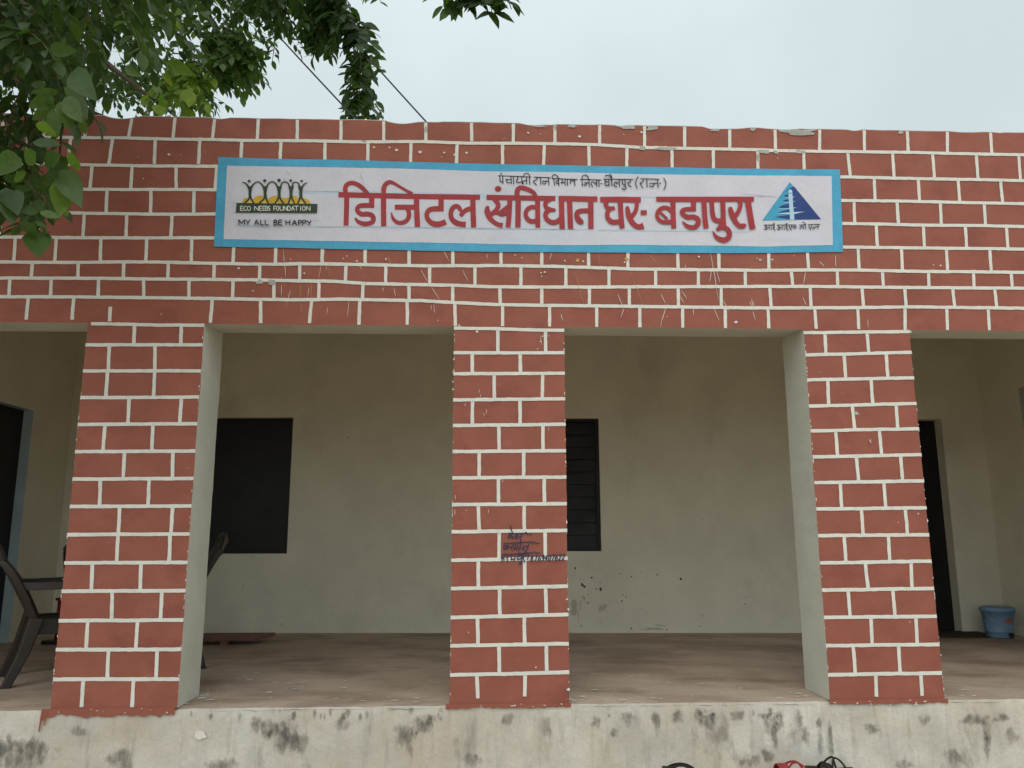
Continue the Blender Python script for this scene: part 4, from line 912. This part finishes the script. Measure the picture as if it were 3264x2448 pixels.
# ------------------------------------------------------------------ things in the veranda
def chair(name, label, loc, rz):
    """moulded plastic armchair; front is local -Y, origin on the floor under the seat centre"""
    t = thing(name, label, 'chair', loc, rz, 'dark plastic armchairs in the veranda')
    sw, sdp, sh = .46, .44, .40
    s = MB(); n = 12; m_ = 10; vs = []; fs = []           # dished seat with a rolled front
    for j in range(m_+1):
        v = j/m_; y = -sdp/2+sdp*v
        for i in range(n+1):
            u = i/n*2-1; x = u*sw/2*(1-.06*v)
            z = sh-.018*(1-u*u)*math.sin(math.pi*min(1, v*1.1))-.02*v - (.03*(1-v/.18)**2 if v < .18 else 0) + .012*abs(u)**4
            vs.append((x, y, z))
    top = len(vs); vs += [(x, y, z-.012) for x, y, z in vs]
    for j in range(m_):
        for i in range(n):
            a = j*(n+1)+i; fs += [(a, a+1, a+n+2, a+n+1), (top+a, top+a+n+1, top+a+n+2, top+a+1)]
    rim = [i for i in range(n+1)]+[j*(n+1)+n for j in range(1, m_+1)]+[m_*(n+1)+i for i in range(n-1, -1, -1)]+[j*(n+1) for j in range(m_-1, 0, -1)]
    for a, b in zip(rim, rim[1:]+rim[:1]): fs.append((a, top+a, top+b, b))
    s.add(vs, fs, 0, True)
    s.bar([(-sw/2,-sdp/2,.36),(-sw/2*.97,sdp/2,.36)], .014, .095, (1,0,0)); s.bar([(sw/2,-sdp/2,.36),(sw/2*.97,sdp/2,.36)], .014, .095, (1,0,0))
    s.build('seat', BROWN, t)
    # backrest: curved frame with upright slats and a rounded top rail
    b = MB(); H0, H1 = .38, .88
    def bp(u, v):                                   # u -1..1, v 0..1
        w_ = .225+.035*math.sin(math.pi*v*.8)
        return Vector((u*w_, sdp/2-.02+.17*v+.02*v*v+.05*(1-u*u)*1.0*(.4+.6*v)-.02, H0+(H1-H0)*v-(.10*u**4*v**3)))
    for u in (-1, 1): b.bar([bp(u*.97, k/10) for k in range(11)], .060, .032, (1,.3*u,0))
    b.bar([bp(-1+2*k/14, .99) for k in range(15)], .022, .075, (0,1,.2))
    b.bar([bp(-.95+1.9*k/10, .14) for k in range(11)], .014, .05, (0,1,.2))
    for k in range(7):
        u = -.75+1.5*k/6; b.bar([bp(u, .12+.85*q/8) for q in range(9)], .034, .012, (1,0,0))
    for v in (.36, .52, .68): b.bar([bp(-.95+1.9*k/10, v) for k in range(11)], .010, .022, (0,1,.2))
    b.build('backrest', BROWN, t, .003)
    for u in (-1, 1):
        a = MB()
        a.bar([(u*.262,-.17,.615),(u*.275,-.10,.625),(u*.272,.05,.628),(u*.25,.20,.625),(u*.235,.285,.63)], [.055,.06,.055,.05,.045], .048, (1,0,0))
        a.bar([(u*.262,-.16,.612),(u*.25,-.20,.56),(u*.235,-.215,.40)], [.05,.045,.05], [.022,.022,.03], (1,0,0))
        a.build('armrest', BROWN, t, .004)
    for u in (-1, 1):
        for f_, l in ((1, [(u*.225,-.20,.39),(u*.238,-.225,.20),(u*.25,-.245,.0)]), (0, [(u*.215,.19,.42),(u*.226,.235,.20),(u*.238,.30,.0)])):
            g_ = MB(); g_.bar(l, [.105,.075,.052], [.07,.055,.045], (1,0,0)); g_.bar([(l[2][0],l[2][1],.012),(l[2][0],l[2][1],.0)], .052, .050, (1,0,0))
            g_.build('leg', BROWN, t, .006)
    return t
fA = on_floor(8, 2195); chair('plastic_chair', 'dark brown plastic armchair at the left edge of the picture, its armrest in full view', (fA.x+.175, fA.y+.40, 0), R(122)).scale = (1.0, 1.16, .94)
fB = on_floor(640, 2130); chair('plastic_chair', 'dark plastic chair mostly hidden behind the left pillar, back leg showing beside the pillar', (fB.x-.355, fB.y+.108, 0), R(-68))
pC = at(205, 1660, 1.75); chair('plastic_chair', 'dark chair back in the shade between the left armchair and the left pillar', (pC.x+.51, 1.62, 0), R(186))

f = on_floor(178, 2052); t = thing('red_stand', 'thin red post on a black foot, standing on the floor under the left armchair', 'stand', (f.x, f.y, 0))
REDM = mat('red_enamel', (.20, .016, .016), .4, .1, 10, .03, 60)
b = MB(); b.box((-.10,-.05,0),(.16,.05,.03)); b.build('foot', DARKW, t, .006)
b = MB(); b.tube([(0,0,.03),(0,0,.36)], .017, 12); b.tube([(0,0,.36),(.05,0,.42),(.16,0,.44)], [.017,.016,.015], 12); b.lathe([(.0,.37),(.034,.37),(.034,.35),(.0,.35)], n=12); b.build('post', REDM, t)

# reddish board lying on two battens against the back wall
a = on_floor(845, 2056); b_ = on_floor(880, 2030)
t = thing('wooden_board', 'reddish brown wooden board lying on the floor below the left window', 'board', (a.x-.64, a.y+.14, 0))
b = MB(); L0, L1 = -.75, .55
vs = [(L0,-.14,.035),(L1,-.14,.035),(L1+.10,.14,.035),(L0,.14,.035)]
b.add(vs+[(x,y,.065) for x,y,z in vs], [(3,2,1,0),(4,5,6,7),(0,1,5,4),(1,2,6,5),(2,3,7,6),(3,0,4,7)])
b.build('plank', BOARDM, t, .003)
for x in (-.5, .3):
    b = MB(); b.box((x-.03,-.12,0),(x+.03,.12,.035)); b.build('batten', BOARDM, t)

# door mat
a = on_floor(3050, 2024); b = MB()
n = 18; vs = []; fs = []
for j in range(n+1):
    for i in range(n+1):
        vs.append((a.x-.42+.70*i/n, a.y-.20+.40*j/n, .012+.004*wob(i*.4, j*.4, 1, 3)))
for j in range(n):
    for i in range(n):
        q = j*(n+1)+i; fs.append((q, q+1, q+n+2, q+n+1))
b.add(vs, fs, 0, True); b.box((a.x-.42,a.y-.20,.0),(a.x+.28,a.y+.20,.011))
tag(b.build('door_mat', mat('brown_mat', (.055,.042,.03), .95, .25, 30, .2, 200, .6, 150)), 'flat dark brown door mat on the floor before the right doorway', 'door mat')

# blue bucket with lid, tap and wire handle
a = on_floor(3188, 2036); t = thing('bucket', 'light blue plastic bucket with lid, red oval sticker and small black tap', 'bucket', (a.x+.055, a.y+.085, 0))
BKT = mat('blue_bucket_plastic', (.19, .33, .50), .45, .05, 6, .03, 60, spec=.4)
k_ = .94
b = MB(); b.lathe([(0,.004),(.100,.004),(.104,.012),(.108,.05),(.110,.051),(.1105,.058),(.1085,.06),(.128,.215),(.131,.216),(.131,.226),(.125,.226),(.122,.21),(.10,.03),(0,.03)], n=40); b.build('body', BKT, t)
b = MB(); b.lathe([(.136,.222),(.140,.226),(.140,.240),(.134,.252),(.115,.258),(.09,.256),(.03,.258),(0,.259)], n=40); b.tube([(-.134,-.02,.24),(-.165,-.028,.236)], [.014,.006], 8); b.build('lid', BKT, t)
b = MB(); b.tube([(-.140*math.cos(q)*1.03, -.05-.115*math.sin(q), .215-.115*math.sin(q)) if 0 < q < math.pi else (-.135*math.cos(q), 0, .215) for q in [math.pi*i/20 for i in range(21)]], .0032, 8)
b.build('handle', mat('steel_wire', (.35,.36,.37), .4, .05, 5, .02, 60), t)
def on_bucket(ang, z, q=0): 
    r = .1085+.0195*(z-.06)/.155+q; return Vector((r*math.sin(ang), -r*math.cos(ang), z))
b = MB(); c0 = .14; vs = [on_bucket(c0, .150, .0012)]
for i in range(24):
    q = 2*math.pi*i/24; vs.append(on_bucket(c0+.30*math.cos(q), .150+.019*math.sin(q), .0012))
b.add(vs, [(0, 1+i, 1+(i+1) % 24) for i in range(24)], 0)
for z, wd in ((.155,.17),(.147,.2)):
    vs = []
    for i in range(9): vs += [on_bucket(c0-wd+2*wd*i/8, z, .0018), on_bucket(c0-wd+2*wd*i/8, z+.0035, .0018)]
    b.add(vs, [(2*i, 2*i+2, 2*i+3, 2*i+1) for i in range(8)], 1)
b.build('sticker', [mat('orange_red_sticker', (.50,.09,.045), .5, .05, 20, .02, 60), mat('sticker_line', (.62,.25,.17), .5, .05, 20, .02, 60)], t)
b = MB(); p = on_bucket(.17, .032); b.tube([p, p+Vector((.006,-.03,0))], .011, 10); b.tube([p+Vector((.006,-.026,.010)), p+Vector((.006,-.03,-.022))], [.011,.008], 10); b.box((p.x-.02,p.y-.034,.042),(p.x+.026,p.y-.022,.050)); b.build('tap', BLACK, t)

# ------------------------------------------------------------------ sandals at the foot of the plinth
def sandal(label, loc, rz, strapm, solem, arcs, toe=.06):
    """arcs: side ribbons in the lengthwise plane (y0, y1, height, ribbon width)"""
    t = thing('sandal', label, 'sandal', loc, rz, 'sandals left at the foot of the plinth')
    b = MB(); out_ = []
    for i in range(28):
        q = 2*math.pi*i/28; y = .128*math.cos(q); x = .040*math.sin(q)*(1+.22*math.cos(q)); out_.append((x+.008*math.cos(q)**3, y))
    b.add([(x, y, 0) for x, y in out_]+[(x, y, .022+.012*max(0, -y/.13)) for x, y in out_], [tuple(range(28))[::-1], tuple(range(28, 56))]+[(i, (i+1) % 28, 28+(i+1) % 28, 28+i) for i in range(28)])
    b.build('sole', solem, t, .003)
    b = MB()
    pts = [Vector((-.044*math.cos(math.pi*k/12), .06, .018+toe*math.sin(math.pi*k/12))) for k in range(13)]
    b.bar(pts, .055, .004, (0,1,0))
    b.build('toe_strap', strapm, t)
    for y0, y1, h, wd in arcs:
        b = MB()
        for sx in (-1, 1):
            b.bar([Vector((sx*.036*(1-.75*math.sin(math.pi*k/16)**2)+.002*sx, y0+(y1-y0)*k/16, .024+(h-.024)*math.sin(math.pi*k/16)**.8)) for k in range(17)], .005, wd, (1,0,0))
        b.build('strap', strapm, t)
    return t
RUBB = mat('black_rubber', (.018,.016,.016), .55, .2, 20, .1, 90); REDS = mat('red_strap', (.26,.03,.03), .45, .2, 25, .05, 90); SOLE = mat('brown_sole', (.06,.035,.028), .8, .2, 25, .05, 90)
GZ = -.358
def foot(px): return at(px, 2440, -.16).x
sandal('long low black sandal, leftmost of the row at the foot of the plinth', (foot(2168), -.15, GZ), R(84), RUBB, RUBB, [(-.105,.095,.084,.013)], .055)
sandal('red strapped sandal on the ground beside the plinth', (foot(2530), -.14, GZ), R(97), REDS, SOLE, [(-.085,.065,.086,.009)], .062)
sandal('black sandal with a small round buckle loop, next to the red one', (foot(2622), -.17, GZ), R(78), RUBB, RUBB, [(-.04,.035,.088,.010)], .05)
sandal('black sandal with a tall slanting strap, rightmost of the row', (foot(2672), -.10, GZ), R(112), RUBB, RUBB, [(-.055,.055,.094,.009)], .05)

# ------------------------------------------------------------------ tree
def leafmat():
    m = bpy.data.materials.new('leaf'); m.use_nodes = True; n = m.node_tree; P = n.nodes['Principled BSDF']; o = n.nodes['Material Output']
    at_ = n.nodes.new('ShaderNodeAttribute'); at_.attribute_name = 'tint'
    r = n.nodes.new('ShaderNodeValToRGB'); el = r.color_ramp.elements
    el[0].position = 0; el[0].color = (.028,.052,.016,1); el[1].position = 1; el[1].color = (.16,.21,.03,1)
    q = el.new(.45); q.color = (.048,.090,.024,1); q = el.new(.8); q.color = (.10,.165,.030,1)
    n.links.new(at_.outputs['Fac'], r.inputs[0])
    t = n.nodes.new('ShaderNodeTexCoord'); nz = n.nodes.new('ShaderNodeTexNoise'); nz.inputs['Scale'].default_value = 45
    n.links.new(t.outputs['Object'], nz.inputs['Vector'])
    mr = n.nodes.new('ShaderNodeMapRange'); mr.inputs['To Min'].default_value = .7; mr.inputs['To Max'].default_value = 1.3
    n.links.new(nz.outputs['Fac'], mr.inputs['Value'])
    sc = n.nodes.new('ShaderNodeVectorMath'); sc.operation = 'SCALE'; n.links.new(r.outputs['Color'], sc.inputs[0]); n.links.new(mr.outputs[0], sc.inputs['Scale'])
    n.links.new(sc.outputs['Vector'], P.inputs['Base Color']); P.inputs['Roughness'].default_value = .36; P.inputs['Specular IOR Level'].default_value = .3
    tl = n.nodes.new('ShaderNodeBsdfTranslucent')
    sc2 = n.nodes.new('ShaderNodeVectorMath'); sc2.operation = 'MULTIPLY'; sc2.inputs[1].default_value = (1.5, 1.75, .7); n.links.new(sc.outputs['Vector'], sc2.inputs[0])
    n.links.new(sc2.outputs['Vector'], tl.inputs['Color'])
    mx_ = n.nodes.new('ShaderNodeMixShader'); mx_.inputs[0].default_value = .44
    n.links.new(P.outputs[0], mx_.inputs[1]); n.links.new(tl.outputs[0], mx_.inputs[2]); n.links.new(mx_.outputs[0], o.inputs['Surface'])
    return m
LEAF = leafmat()
BARK = mat('bark', (.10, .075, .055), .95, .25, 14, .12, 60, .8, 40)
TWIG = mat('twig', (.10, .085, .05), .9, .2, 20, .1, 60)
class Leaves:
    def __init__(s): s.v = []; s.f = []; s.t = []; s.tw = MB()
    def leaf(s, base, d, nrm, ln, tint, ratio=.5):
        d = d.normalized(); sd_ = d.cross(nrm)
        if sd_.length < 1e-3: sd_ = d.orthogonal()
        sd_.normalize(); up = sd_.cross(d).normalized(); o = len(s.v)
        ts = (0, .18, .42, .68, .88, 1); ws = (0, .34, .5, .40, .17, 0); curl = random.uniform(.02, .30); fold = random.uniform(.1, .45); tw = random.uniform(-.25, .25)
        for t in ts: s.v.append(tuple(base+d*(ln*t)-up*(ln*curl*t*t)))
        for sg_ in (-1, 1):
            for t, w_ in zip(ts[1:-1], ws[1:-1]):
                h = w_*ratio*ln; s.v.append(tuple(base+d*(ln*t)-up*(ln*curl*t*t)+sd_*(sg_*h)+up*(h*(fold+sg_*tw)+.04*ln*random.uniform(-.4,.4))))
        for q in (0, 1):
            e0 = o+6+q*4
            F = [(o, o+1, e0), (o+1, o+2, e0+1, e0), (o+2, o+3, e0+2, e0+1), (o+3, o+4, e0+3, e0+2), (o+4, o+5, e0+3)]
            s.f += [f_ if q else f_[::-1] for f_ in F]
        s.t += [tint]*14
    def spray(s, p, d, ln, n, lsize, tint, droop=.5, spread=.25):
        """a twig from p towards d, drooping, with leaves left and right and one at the tip"""
        p = Vector(p); d = Vector(d).normalized(); pts = [p.copy()]; k = max(4, n//2); seg = ln/k
        for i in range(k):
            d = (d+Vector((random.uniform(-.12,.12), random.uniform(-.12,.12), -droop/k+random.uniform(-.06,.06)))).normalized()
            p = p+d*seg; pts.append(p.copy())
        s.tw.tube(pts, [.0035-.0022*i/k for i in range(k+1)], 4)
        side = d.cross(Vector((0,0,1)))
        side = side.normalized() if side.length > .15 else Vector((random.uniform(-1,1), random.uniform(-1,1), 0)).normalized()
        for i in range(n):
            t = (i+.6)/n; q = t*k; j = min(int(q), k-1); b = pts[j].lerp(pts[j+1], q-j); dd = (pts[j+1]-pts[j]).normalized()
            a = (side*(1 if i % 2 else -1)*random.uniform(.6,1)+dd*random.uniform(.3,.8)+Vector((random.uniform(-spread,spread), random.uniform(-spread,spread), random.uniform(-.55,.05)))).normalized()
            nr = Vector((random.uniform(-.5,.5), random.uniform(-.6,.4), 1))
            s.leaf(b, a, nr, lsize*random.uniform(.7,1.12)*(1-.25*t), min(1, max(0, tint+random.uniform(-.22,.22))), random.uniform(.44,.58))
        s.leaf(pts[-1], d+Vector((0,0,-.2)), Vector((random.uniform(-.5,.5),-.3,1)), lsize*.8, min(1, max(0, tint+.1)), .5)
LV_ = Leaves()
def inpoly(x, y, P):
    c = False; j = len(P)-1
    for i in range(len(P)):
        if (P[i][1] > y) != (P[j][1] > y) and x < (P[j][0]-P[i][0])*(y-P[i][1])/(P[j][1]-P[i][1])+P[i][0]: c = not c
        j = i
    return c
def fill(poly, n, Yr, ln, nl, ls, tint, dirs, droop=.6, dens=None):
    xs_ = [p[0] for p in poly]; ys_ = [p[1] for p in poly]; c = 0
    while c < n:
        x, y = random.uniform(min(xs_), max(xs_)), random.uniform(min(ys_), max(ys_))
        if not inpoly(x, y, poly): continue
        if dens and random.random() > dens(x, y): continue
        Y = random.uniform(*Yr); p = at(x, y, Y); d = Vector(random.choice(dirs))+Vector((random.uniform(-.5,.5), random.uniform(-.5,.5), random.uniform(-.3,.3)))
        LV_.spray(p, d, ln*random.uniform(.7,1.25), nl, ls, tint if not callable(tint) else tint(x, y), droop); c += 1
DN = [(.6,0,-.5),(.3,-.5,-.7),(.2,.5,-.6),(-.3,0,-.8),(.8,.2,-.2)]
# crown over and behind the parapet
fill([(-500,-500),(700,-500),(1150,-140),(900,10),(770,60),(740,160),(690,190),(610,215),(560,200),(430,215),(300,230),(-300,240)], 720, (.7,3.0), .38, 10, .108, lambda x,y: .22+.34*(random.random()**2.5), DN, .5)
fill([(280,200),(560,190),(640,230),(600,290),(480,275),(300,270)], 44, (.6,1.6), .28, 9, .100, lambda x,y: .35 if x < 480 else .55, DN, .5)
fill([(500,190),(630,190),(640,280),(540,300)], 34, (.45,.9), .26, 8, .110, .86, DN, .5)
fill([(640,90),(740,80),(790,160),(760,220),(700,225),(630,200)], 120, (.5,1.6), .27, 10, .105, .42, [(.8,0,-.45),(.6,-.3,-.5)], .4)
# boughs in front of the parapet, upper left
fill([(-500,-400),(520,-300),(420,-30),(330,50),(200,60),(100,90),(-400,200)], 250, (-1.9,-.25), .36, 10, .110, lambda x,y: .18+.32*(random.random()**2), DN, .6)
fill([(-300,170),(110,220),(100,330),(90,480),(60,560),(-300,560)], 62, (-1.5,-.5), .28, 9, .10, .22, DN, .7)
fill([(-100,380),(60,420),(140,500),(120,570),(20,600),(-100,560)], 20, (-1.35,-.6), .22, 7, .095, .40, [(.3,0,-.9),(.1,-.4,-.9),(.6,0,-.6)], .5)
# hanging twigs before the wall
def strand(pix, Y, n, ls, tint, out_=.02):
    P = [at(x, y, Y+.02*i) for i, (x, y) in enumerate(pix)]
    LV_.tw.tube(P, [.006-.004*i/(len(P)-1) for i in range(len(P))], 5)
    for i in range(n):
        q = (i+.5)/n*(len(P)-1); j = min(int(q), len(P)-2); b = P[j].lerp(P[j+1], q-j)
        sx = 1 if i % 2 else -1
        d = Vector((sx*random.uniform(.25,1), random.uniform(-.7,.3), random.uniform(-1,-.1)))
        LV_.leaf(b+Vector((random.uniform(-out_,out_), random.uniform(-out_,out_), 0)), d, Vector((random.uniform(-.4,.4), random.uniform(-1,-.1), random.uniform(.3,1))), ls*random.uniform(.75,1.15), min(1, max(0, tint+random.uniform(-.2,.2))), random.uniform(.42,.56))
strand([(195,150),(205,230),(205,290),(200,360)], -1.5, 15, .125, .50)
strand([(150,180),(185,260),(200,300),(235,380)], -1.45, 12, .12, .35)
strand([(80,330),(84,420),(97,470),(100,520),(105,600),(102,690)], -1.4, 18, .10, .38)
strand([(205,370),(195,430),(190,500),(185,560),(190,610)], -1.3, 12, .115, .55)
strand([(30,420),(25,500),(40,580),(60,660)], -1.2, 14, .10, .30)
strand([(100,640),(90,690),(80,740)], -1.4, 9, .085, .35); strand([(105,660),(150,650),(205,675)], -1.4, 7, .085, .40)
for x0, y0, x1, y1, wd, tn in [(360,650,205,700,90,.45),(370,690,215,790,80,.42),(345,720,375,895,90,.5),(395,670,465,850,100,.5),(430,640,510,775,80,.45),(440,570,570,700,75,.45),(390,610,240,610,55,.4),(300,800,310,930,80,.75),
        (400,1020,285,1090,100,.35),(410,1120,500,1305,90,.40),(400,1190,400,1410,120,.72),(215,940,385,950,60,.2),(160,980,240,1100,60,.4),(450,1000,525,1130,55,.6),(500,820,510,960,45,.2),(530,770,570,890,55,.6),(140,1400,260,1390,80,.35),(265,1400,380,1430,50,.5),(410,1410,465,1415,35,.6),
        (230,1480,130,1560,90,.3),(230,1530,260,1640,55,.35),(220,1460,310,1500,40,.5),(120,1490,80,1560,50,.3),(300,1530,335,1580,22,.3),(60,1260,110,1390,70,.1),(40,1240,70,1400,80,.2),(100,1010,30,1120,70,.45),(110,1130,140,1200,60,.45),(20,1170,110,1190,70,.2),(380,1080,300,1240,70,.3),(310,560,200,560,60,.15),(470,480,560,560,50,.3),(330,330,480,330,70,.35),(1130,120,1220,220,60,.8),(1160,40,1150,100,70,.7),(830,440,930,500,60,.55),(1090,410,1260,480,90,.72),(1080,480,1130,560,45,.95),(1040,690,1060,760,60,.9),(1060,620,1100,760,60,.7),(1240,590,1250,700,80,.9)]:
    Yl = -2.05 if x0 < 700 else .15
    p0, p1 = at(x0/2.074, y0/2.074, Yl+random.uniform(-.08,.08)), at(x1/2.074, y1/2.074, Yl+random.uniform(-.08,.08))
    LV_.leaf(p0, p1-p0, (EYE-p0).normalized()+Vector((random.uniform(-.35,.35), 0, random.uniform(-.1,.4))), (p1-p0).length*1.06, min(1, tn+.10), wd/math.hypot(x1-x0, y1-y0)*.92)
# strand hanging behind the parapet
for dx, dy, k in ((0,0,0),(-18,10,1),(22,-6,2),(-6,4,3),(10,0,4)):
    strand([(1060+dx,40+dy),(1115+dx,70),(1140+dx,120),(1150+dx,190),(1148+dx,260),(1142+dx*1.3,330),(1140+dx*1.6,410)], .60+.07*k, 58, .125, .20, .06)
strand([(1195,330),(1215,360),(1218,372)], .6, 5, .07, .35, .02); strand([(1170,190),(1200,215),(1222,235)], .6, 5, .09, .2, .02)
# fringe of the crown against the sky
fill([(960,-120),(1130,-120),(1120,20),(1075,110),(1010,90),(985,40)], 46, (.5,1.2), .22, 9, .125, .15, [(.05,0,-1),(-.5,0,-.8),(-.2,.3,-.9)], .3)
fill([(780,-140),(960,-140),(960,-20),(900,10),(830,20),(780,20)], 44, (.5,1.6), .26, 9, .11, .25, [(.1,0,-1),(-.3,0,-.8),(.4,0,-.7)], .3)
for pix, n, ls in (([(842,10),(838,60),(820,100),(808,130)],10,.085),([(868,20),(876,90),(874,150),(868,195)],20,.085),([(915,30),(930,80),(950,130),(975,160)],16,.075),([(985,60),(1000,120),(1015,150)],9,.10),
                   ([(1165,-40),(1200,-20),(1215,8)],6,.09),([(740,180),(790,215),(835,238)],13,.08),([(690,200),(720,240),(728,270)],9,.09),([(770,120),(775,190),(785,262)],11,.085)):
    strand(pix, .9, n, ls, .42, .02)
# bough tips hanging in from above, right of the strand
for pix, n, tint in (([(1400,-120),(1405,-30),(1425,30)],10,.55),([(1470,-120),(1478,-40),(1490,15)],10,.15),([(1550,-120),(1565,-30),(1568,50)],13,.12),([(1600,-110),(1612,-30),(1630,30)],9,.4),([(1520,-110),(1525,-30),(1535,8)],9,.15),([(1440,-110),(1450,-30),(1452,8)],8,.5)):
    strand(pix, -.9, int(n*1.7), .112, tint, .03)
# rest of the crown, above and beside the frame
for k in range(420):
    a = random.uniform(0, 2*math.pi); r = math.sqrt(random.random()); 
    p = Vector((-3.6+3.3*r*math.cos(a), -.2+3.0*r*math.sin(a), random.uniform(4.9,7.0)-1.0*r*r))
    p.z = max(p.z, .93+.75*(p.y+4.5)+.55)
    LV_.spray(p, (math.cos(a), math.sin(a), -.3), .42, 8, .12, .3, .5)
for k in range(90):
    LV_.spray((random.uniform(-5.4,-3.9), random.uniform(-2.2,-.6), random.uniform(2.3,4.6)), random.choice(DN), .4, 8, .115, .3, .6)
TREE = thing('tree', 'leafy green tree with hanging boughs over the left end of the roof and parapet', 'tree', (-4.75,-1.45,-.345))
ofs = Vector(TREE.location)
def limb(name, pts, rad, n=10):
    b = MB(); P = [Vector(p) for p in pts]; Q = []; RR = []
    for i in range(len(P)-1):
        for j in range(6):
            t = j/6; q = P[i].lerp(P[i+1], t); q += Vector((.03*wob(q.x,q.z,2,i), .03*wob(q.y,q.z,2,i+4), 0)); Q.append(q-ofs); RR.append(rad[i]+(rad[i+1]-rad[i])*t)
    Q.append(P[-1]-ofs); RR.append(rad[-1]); b.tube(Q, RR, n); return b.build(name, BARK, TREE)
limb('trunk', [(-4.75,-1.45,-.45),(-4.7,-1.45,.1),(-4.6,-1.4,1.2),(-4.62,-1.3,2.3),(-4.45,-1.2,3.1),(-4.1,-.9,4.2),(-3.9,-.5,5.6)], [.26,.19,.165,.155,.14,.11,.05], 14)
limb('branch', [(-4.5,-1.22,2.9),(-3.9,-.5,4.2),(-3.0,.5,5.05),(-2.0,1.1,5.45),(-1.2,.9,5.25),(-.92,.68,4.8)], [.10,.085,.065,.045,.028,.012])
limb('branch', [(-4.5,-1.25,2.8),(-3.7,-1.55,3.5),(-2.5,-1.7,3.9),(-1.4,-1.4,4.0),tuple(at(1430,-190,-.95)),tuple(at(1510,-105,-.9)),tuple(at(1575,-70,-.9))], [.09,.07,.05,.03,.013,.009,.004])
limb('branch', [(-4.6,-1.3,2.4),(-3.7,-1.4,2.9),(-3.0,-1.5,3.15),(-2.45,-1.6,2.95)], [.08,.055,.035,.010])
limb('branch', [(-4.3,-1.05,3.6),(-3.6,.3,4.1),(-3.2,1.4,4.2),(-2.6,2.4,4.3)], [.08,.06,.045,.015])
limb('branch', [(-3.4,.2,4.25),(-2.6,.5,4.1),(-2.1,.7,3.75)], [.03,.02,.008])
me = bpy.data.meshes.new('crown'); me.from_pydata([tuple(Vector(p)-ofs) for p in LV_.v], [], LV_.f)
me.materials.append(LEAF); ta = me.attributes.new('tint', 'FLOAT', 'POINT'); ta.data.foreach_set('value', LV_.t)
me.polygons.foreach_set('use_smooth', [True]*len(me.polygons)); me.update()
o = bpy.data.objects.new('crown', me); COL.objects.link(o); o.parent = TREE
LV_.tw.v = [tuple(Vector(p)-ofs) for p in LV_.tw.v]; LV_.tw.build('twigs', TWIG, TREE)

# ------------------------------------------------------------------ overhead wires running down to the roof
WIRE = mat('dark_cable', (.035,.04,.045), .6, .1, 10, .05, 60)
def wire(a, b, label, sag=.03):
    m_ = MB(); P = [a.lerp(b, i/30)-Vector((0,0,sag*4*(i/30)*(1-i/30))) for i in range(31)]
    m_.tube(P, .0058, 6); tag(m_.build('overhead_wire', WIRE), label, 'wire', 'dark wires sloping down to the roof')
wire(at(560,-260,3.2), at(1158,405,.34), 'dark thin wire sloping down to the roof behind the hanging leafy strand')
wire(at(800,-255,3.2), at(1372,403,.34), 'dark thin wire reaching the parapet to the right of the hanging leafy strand')
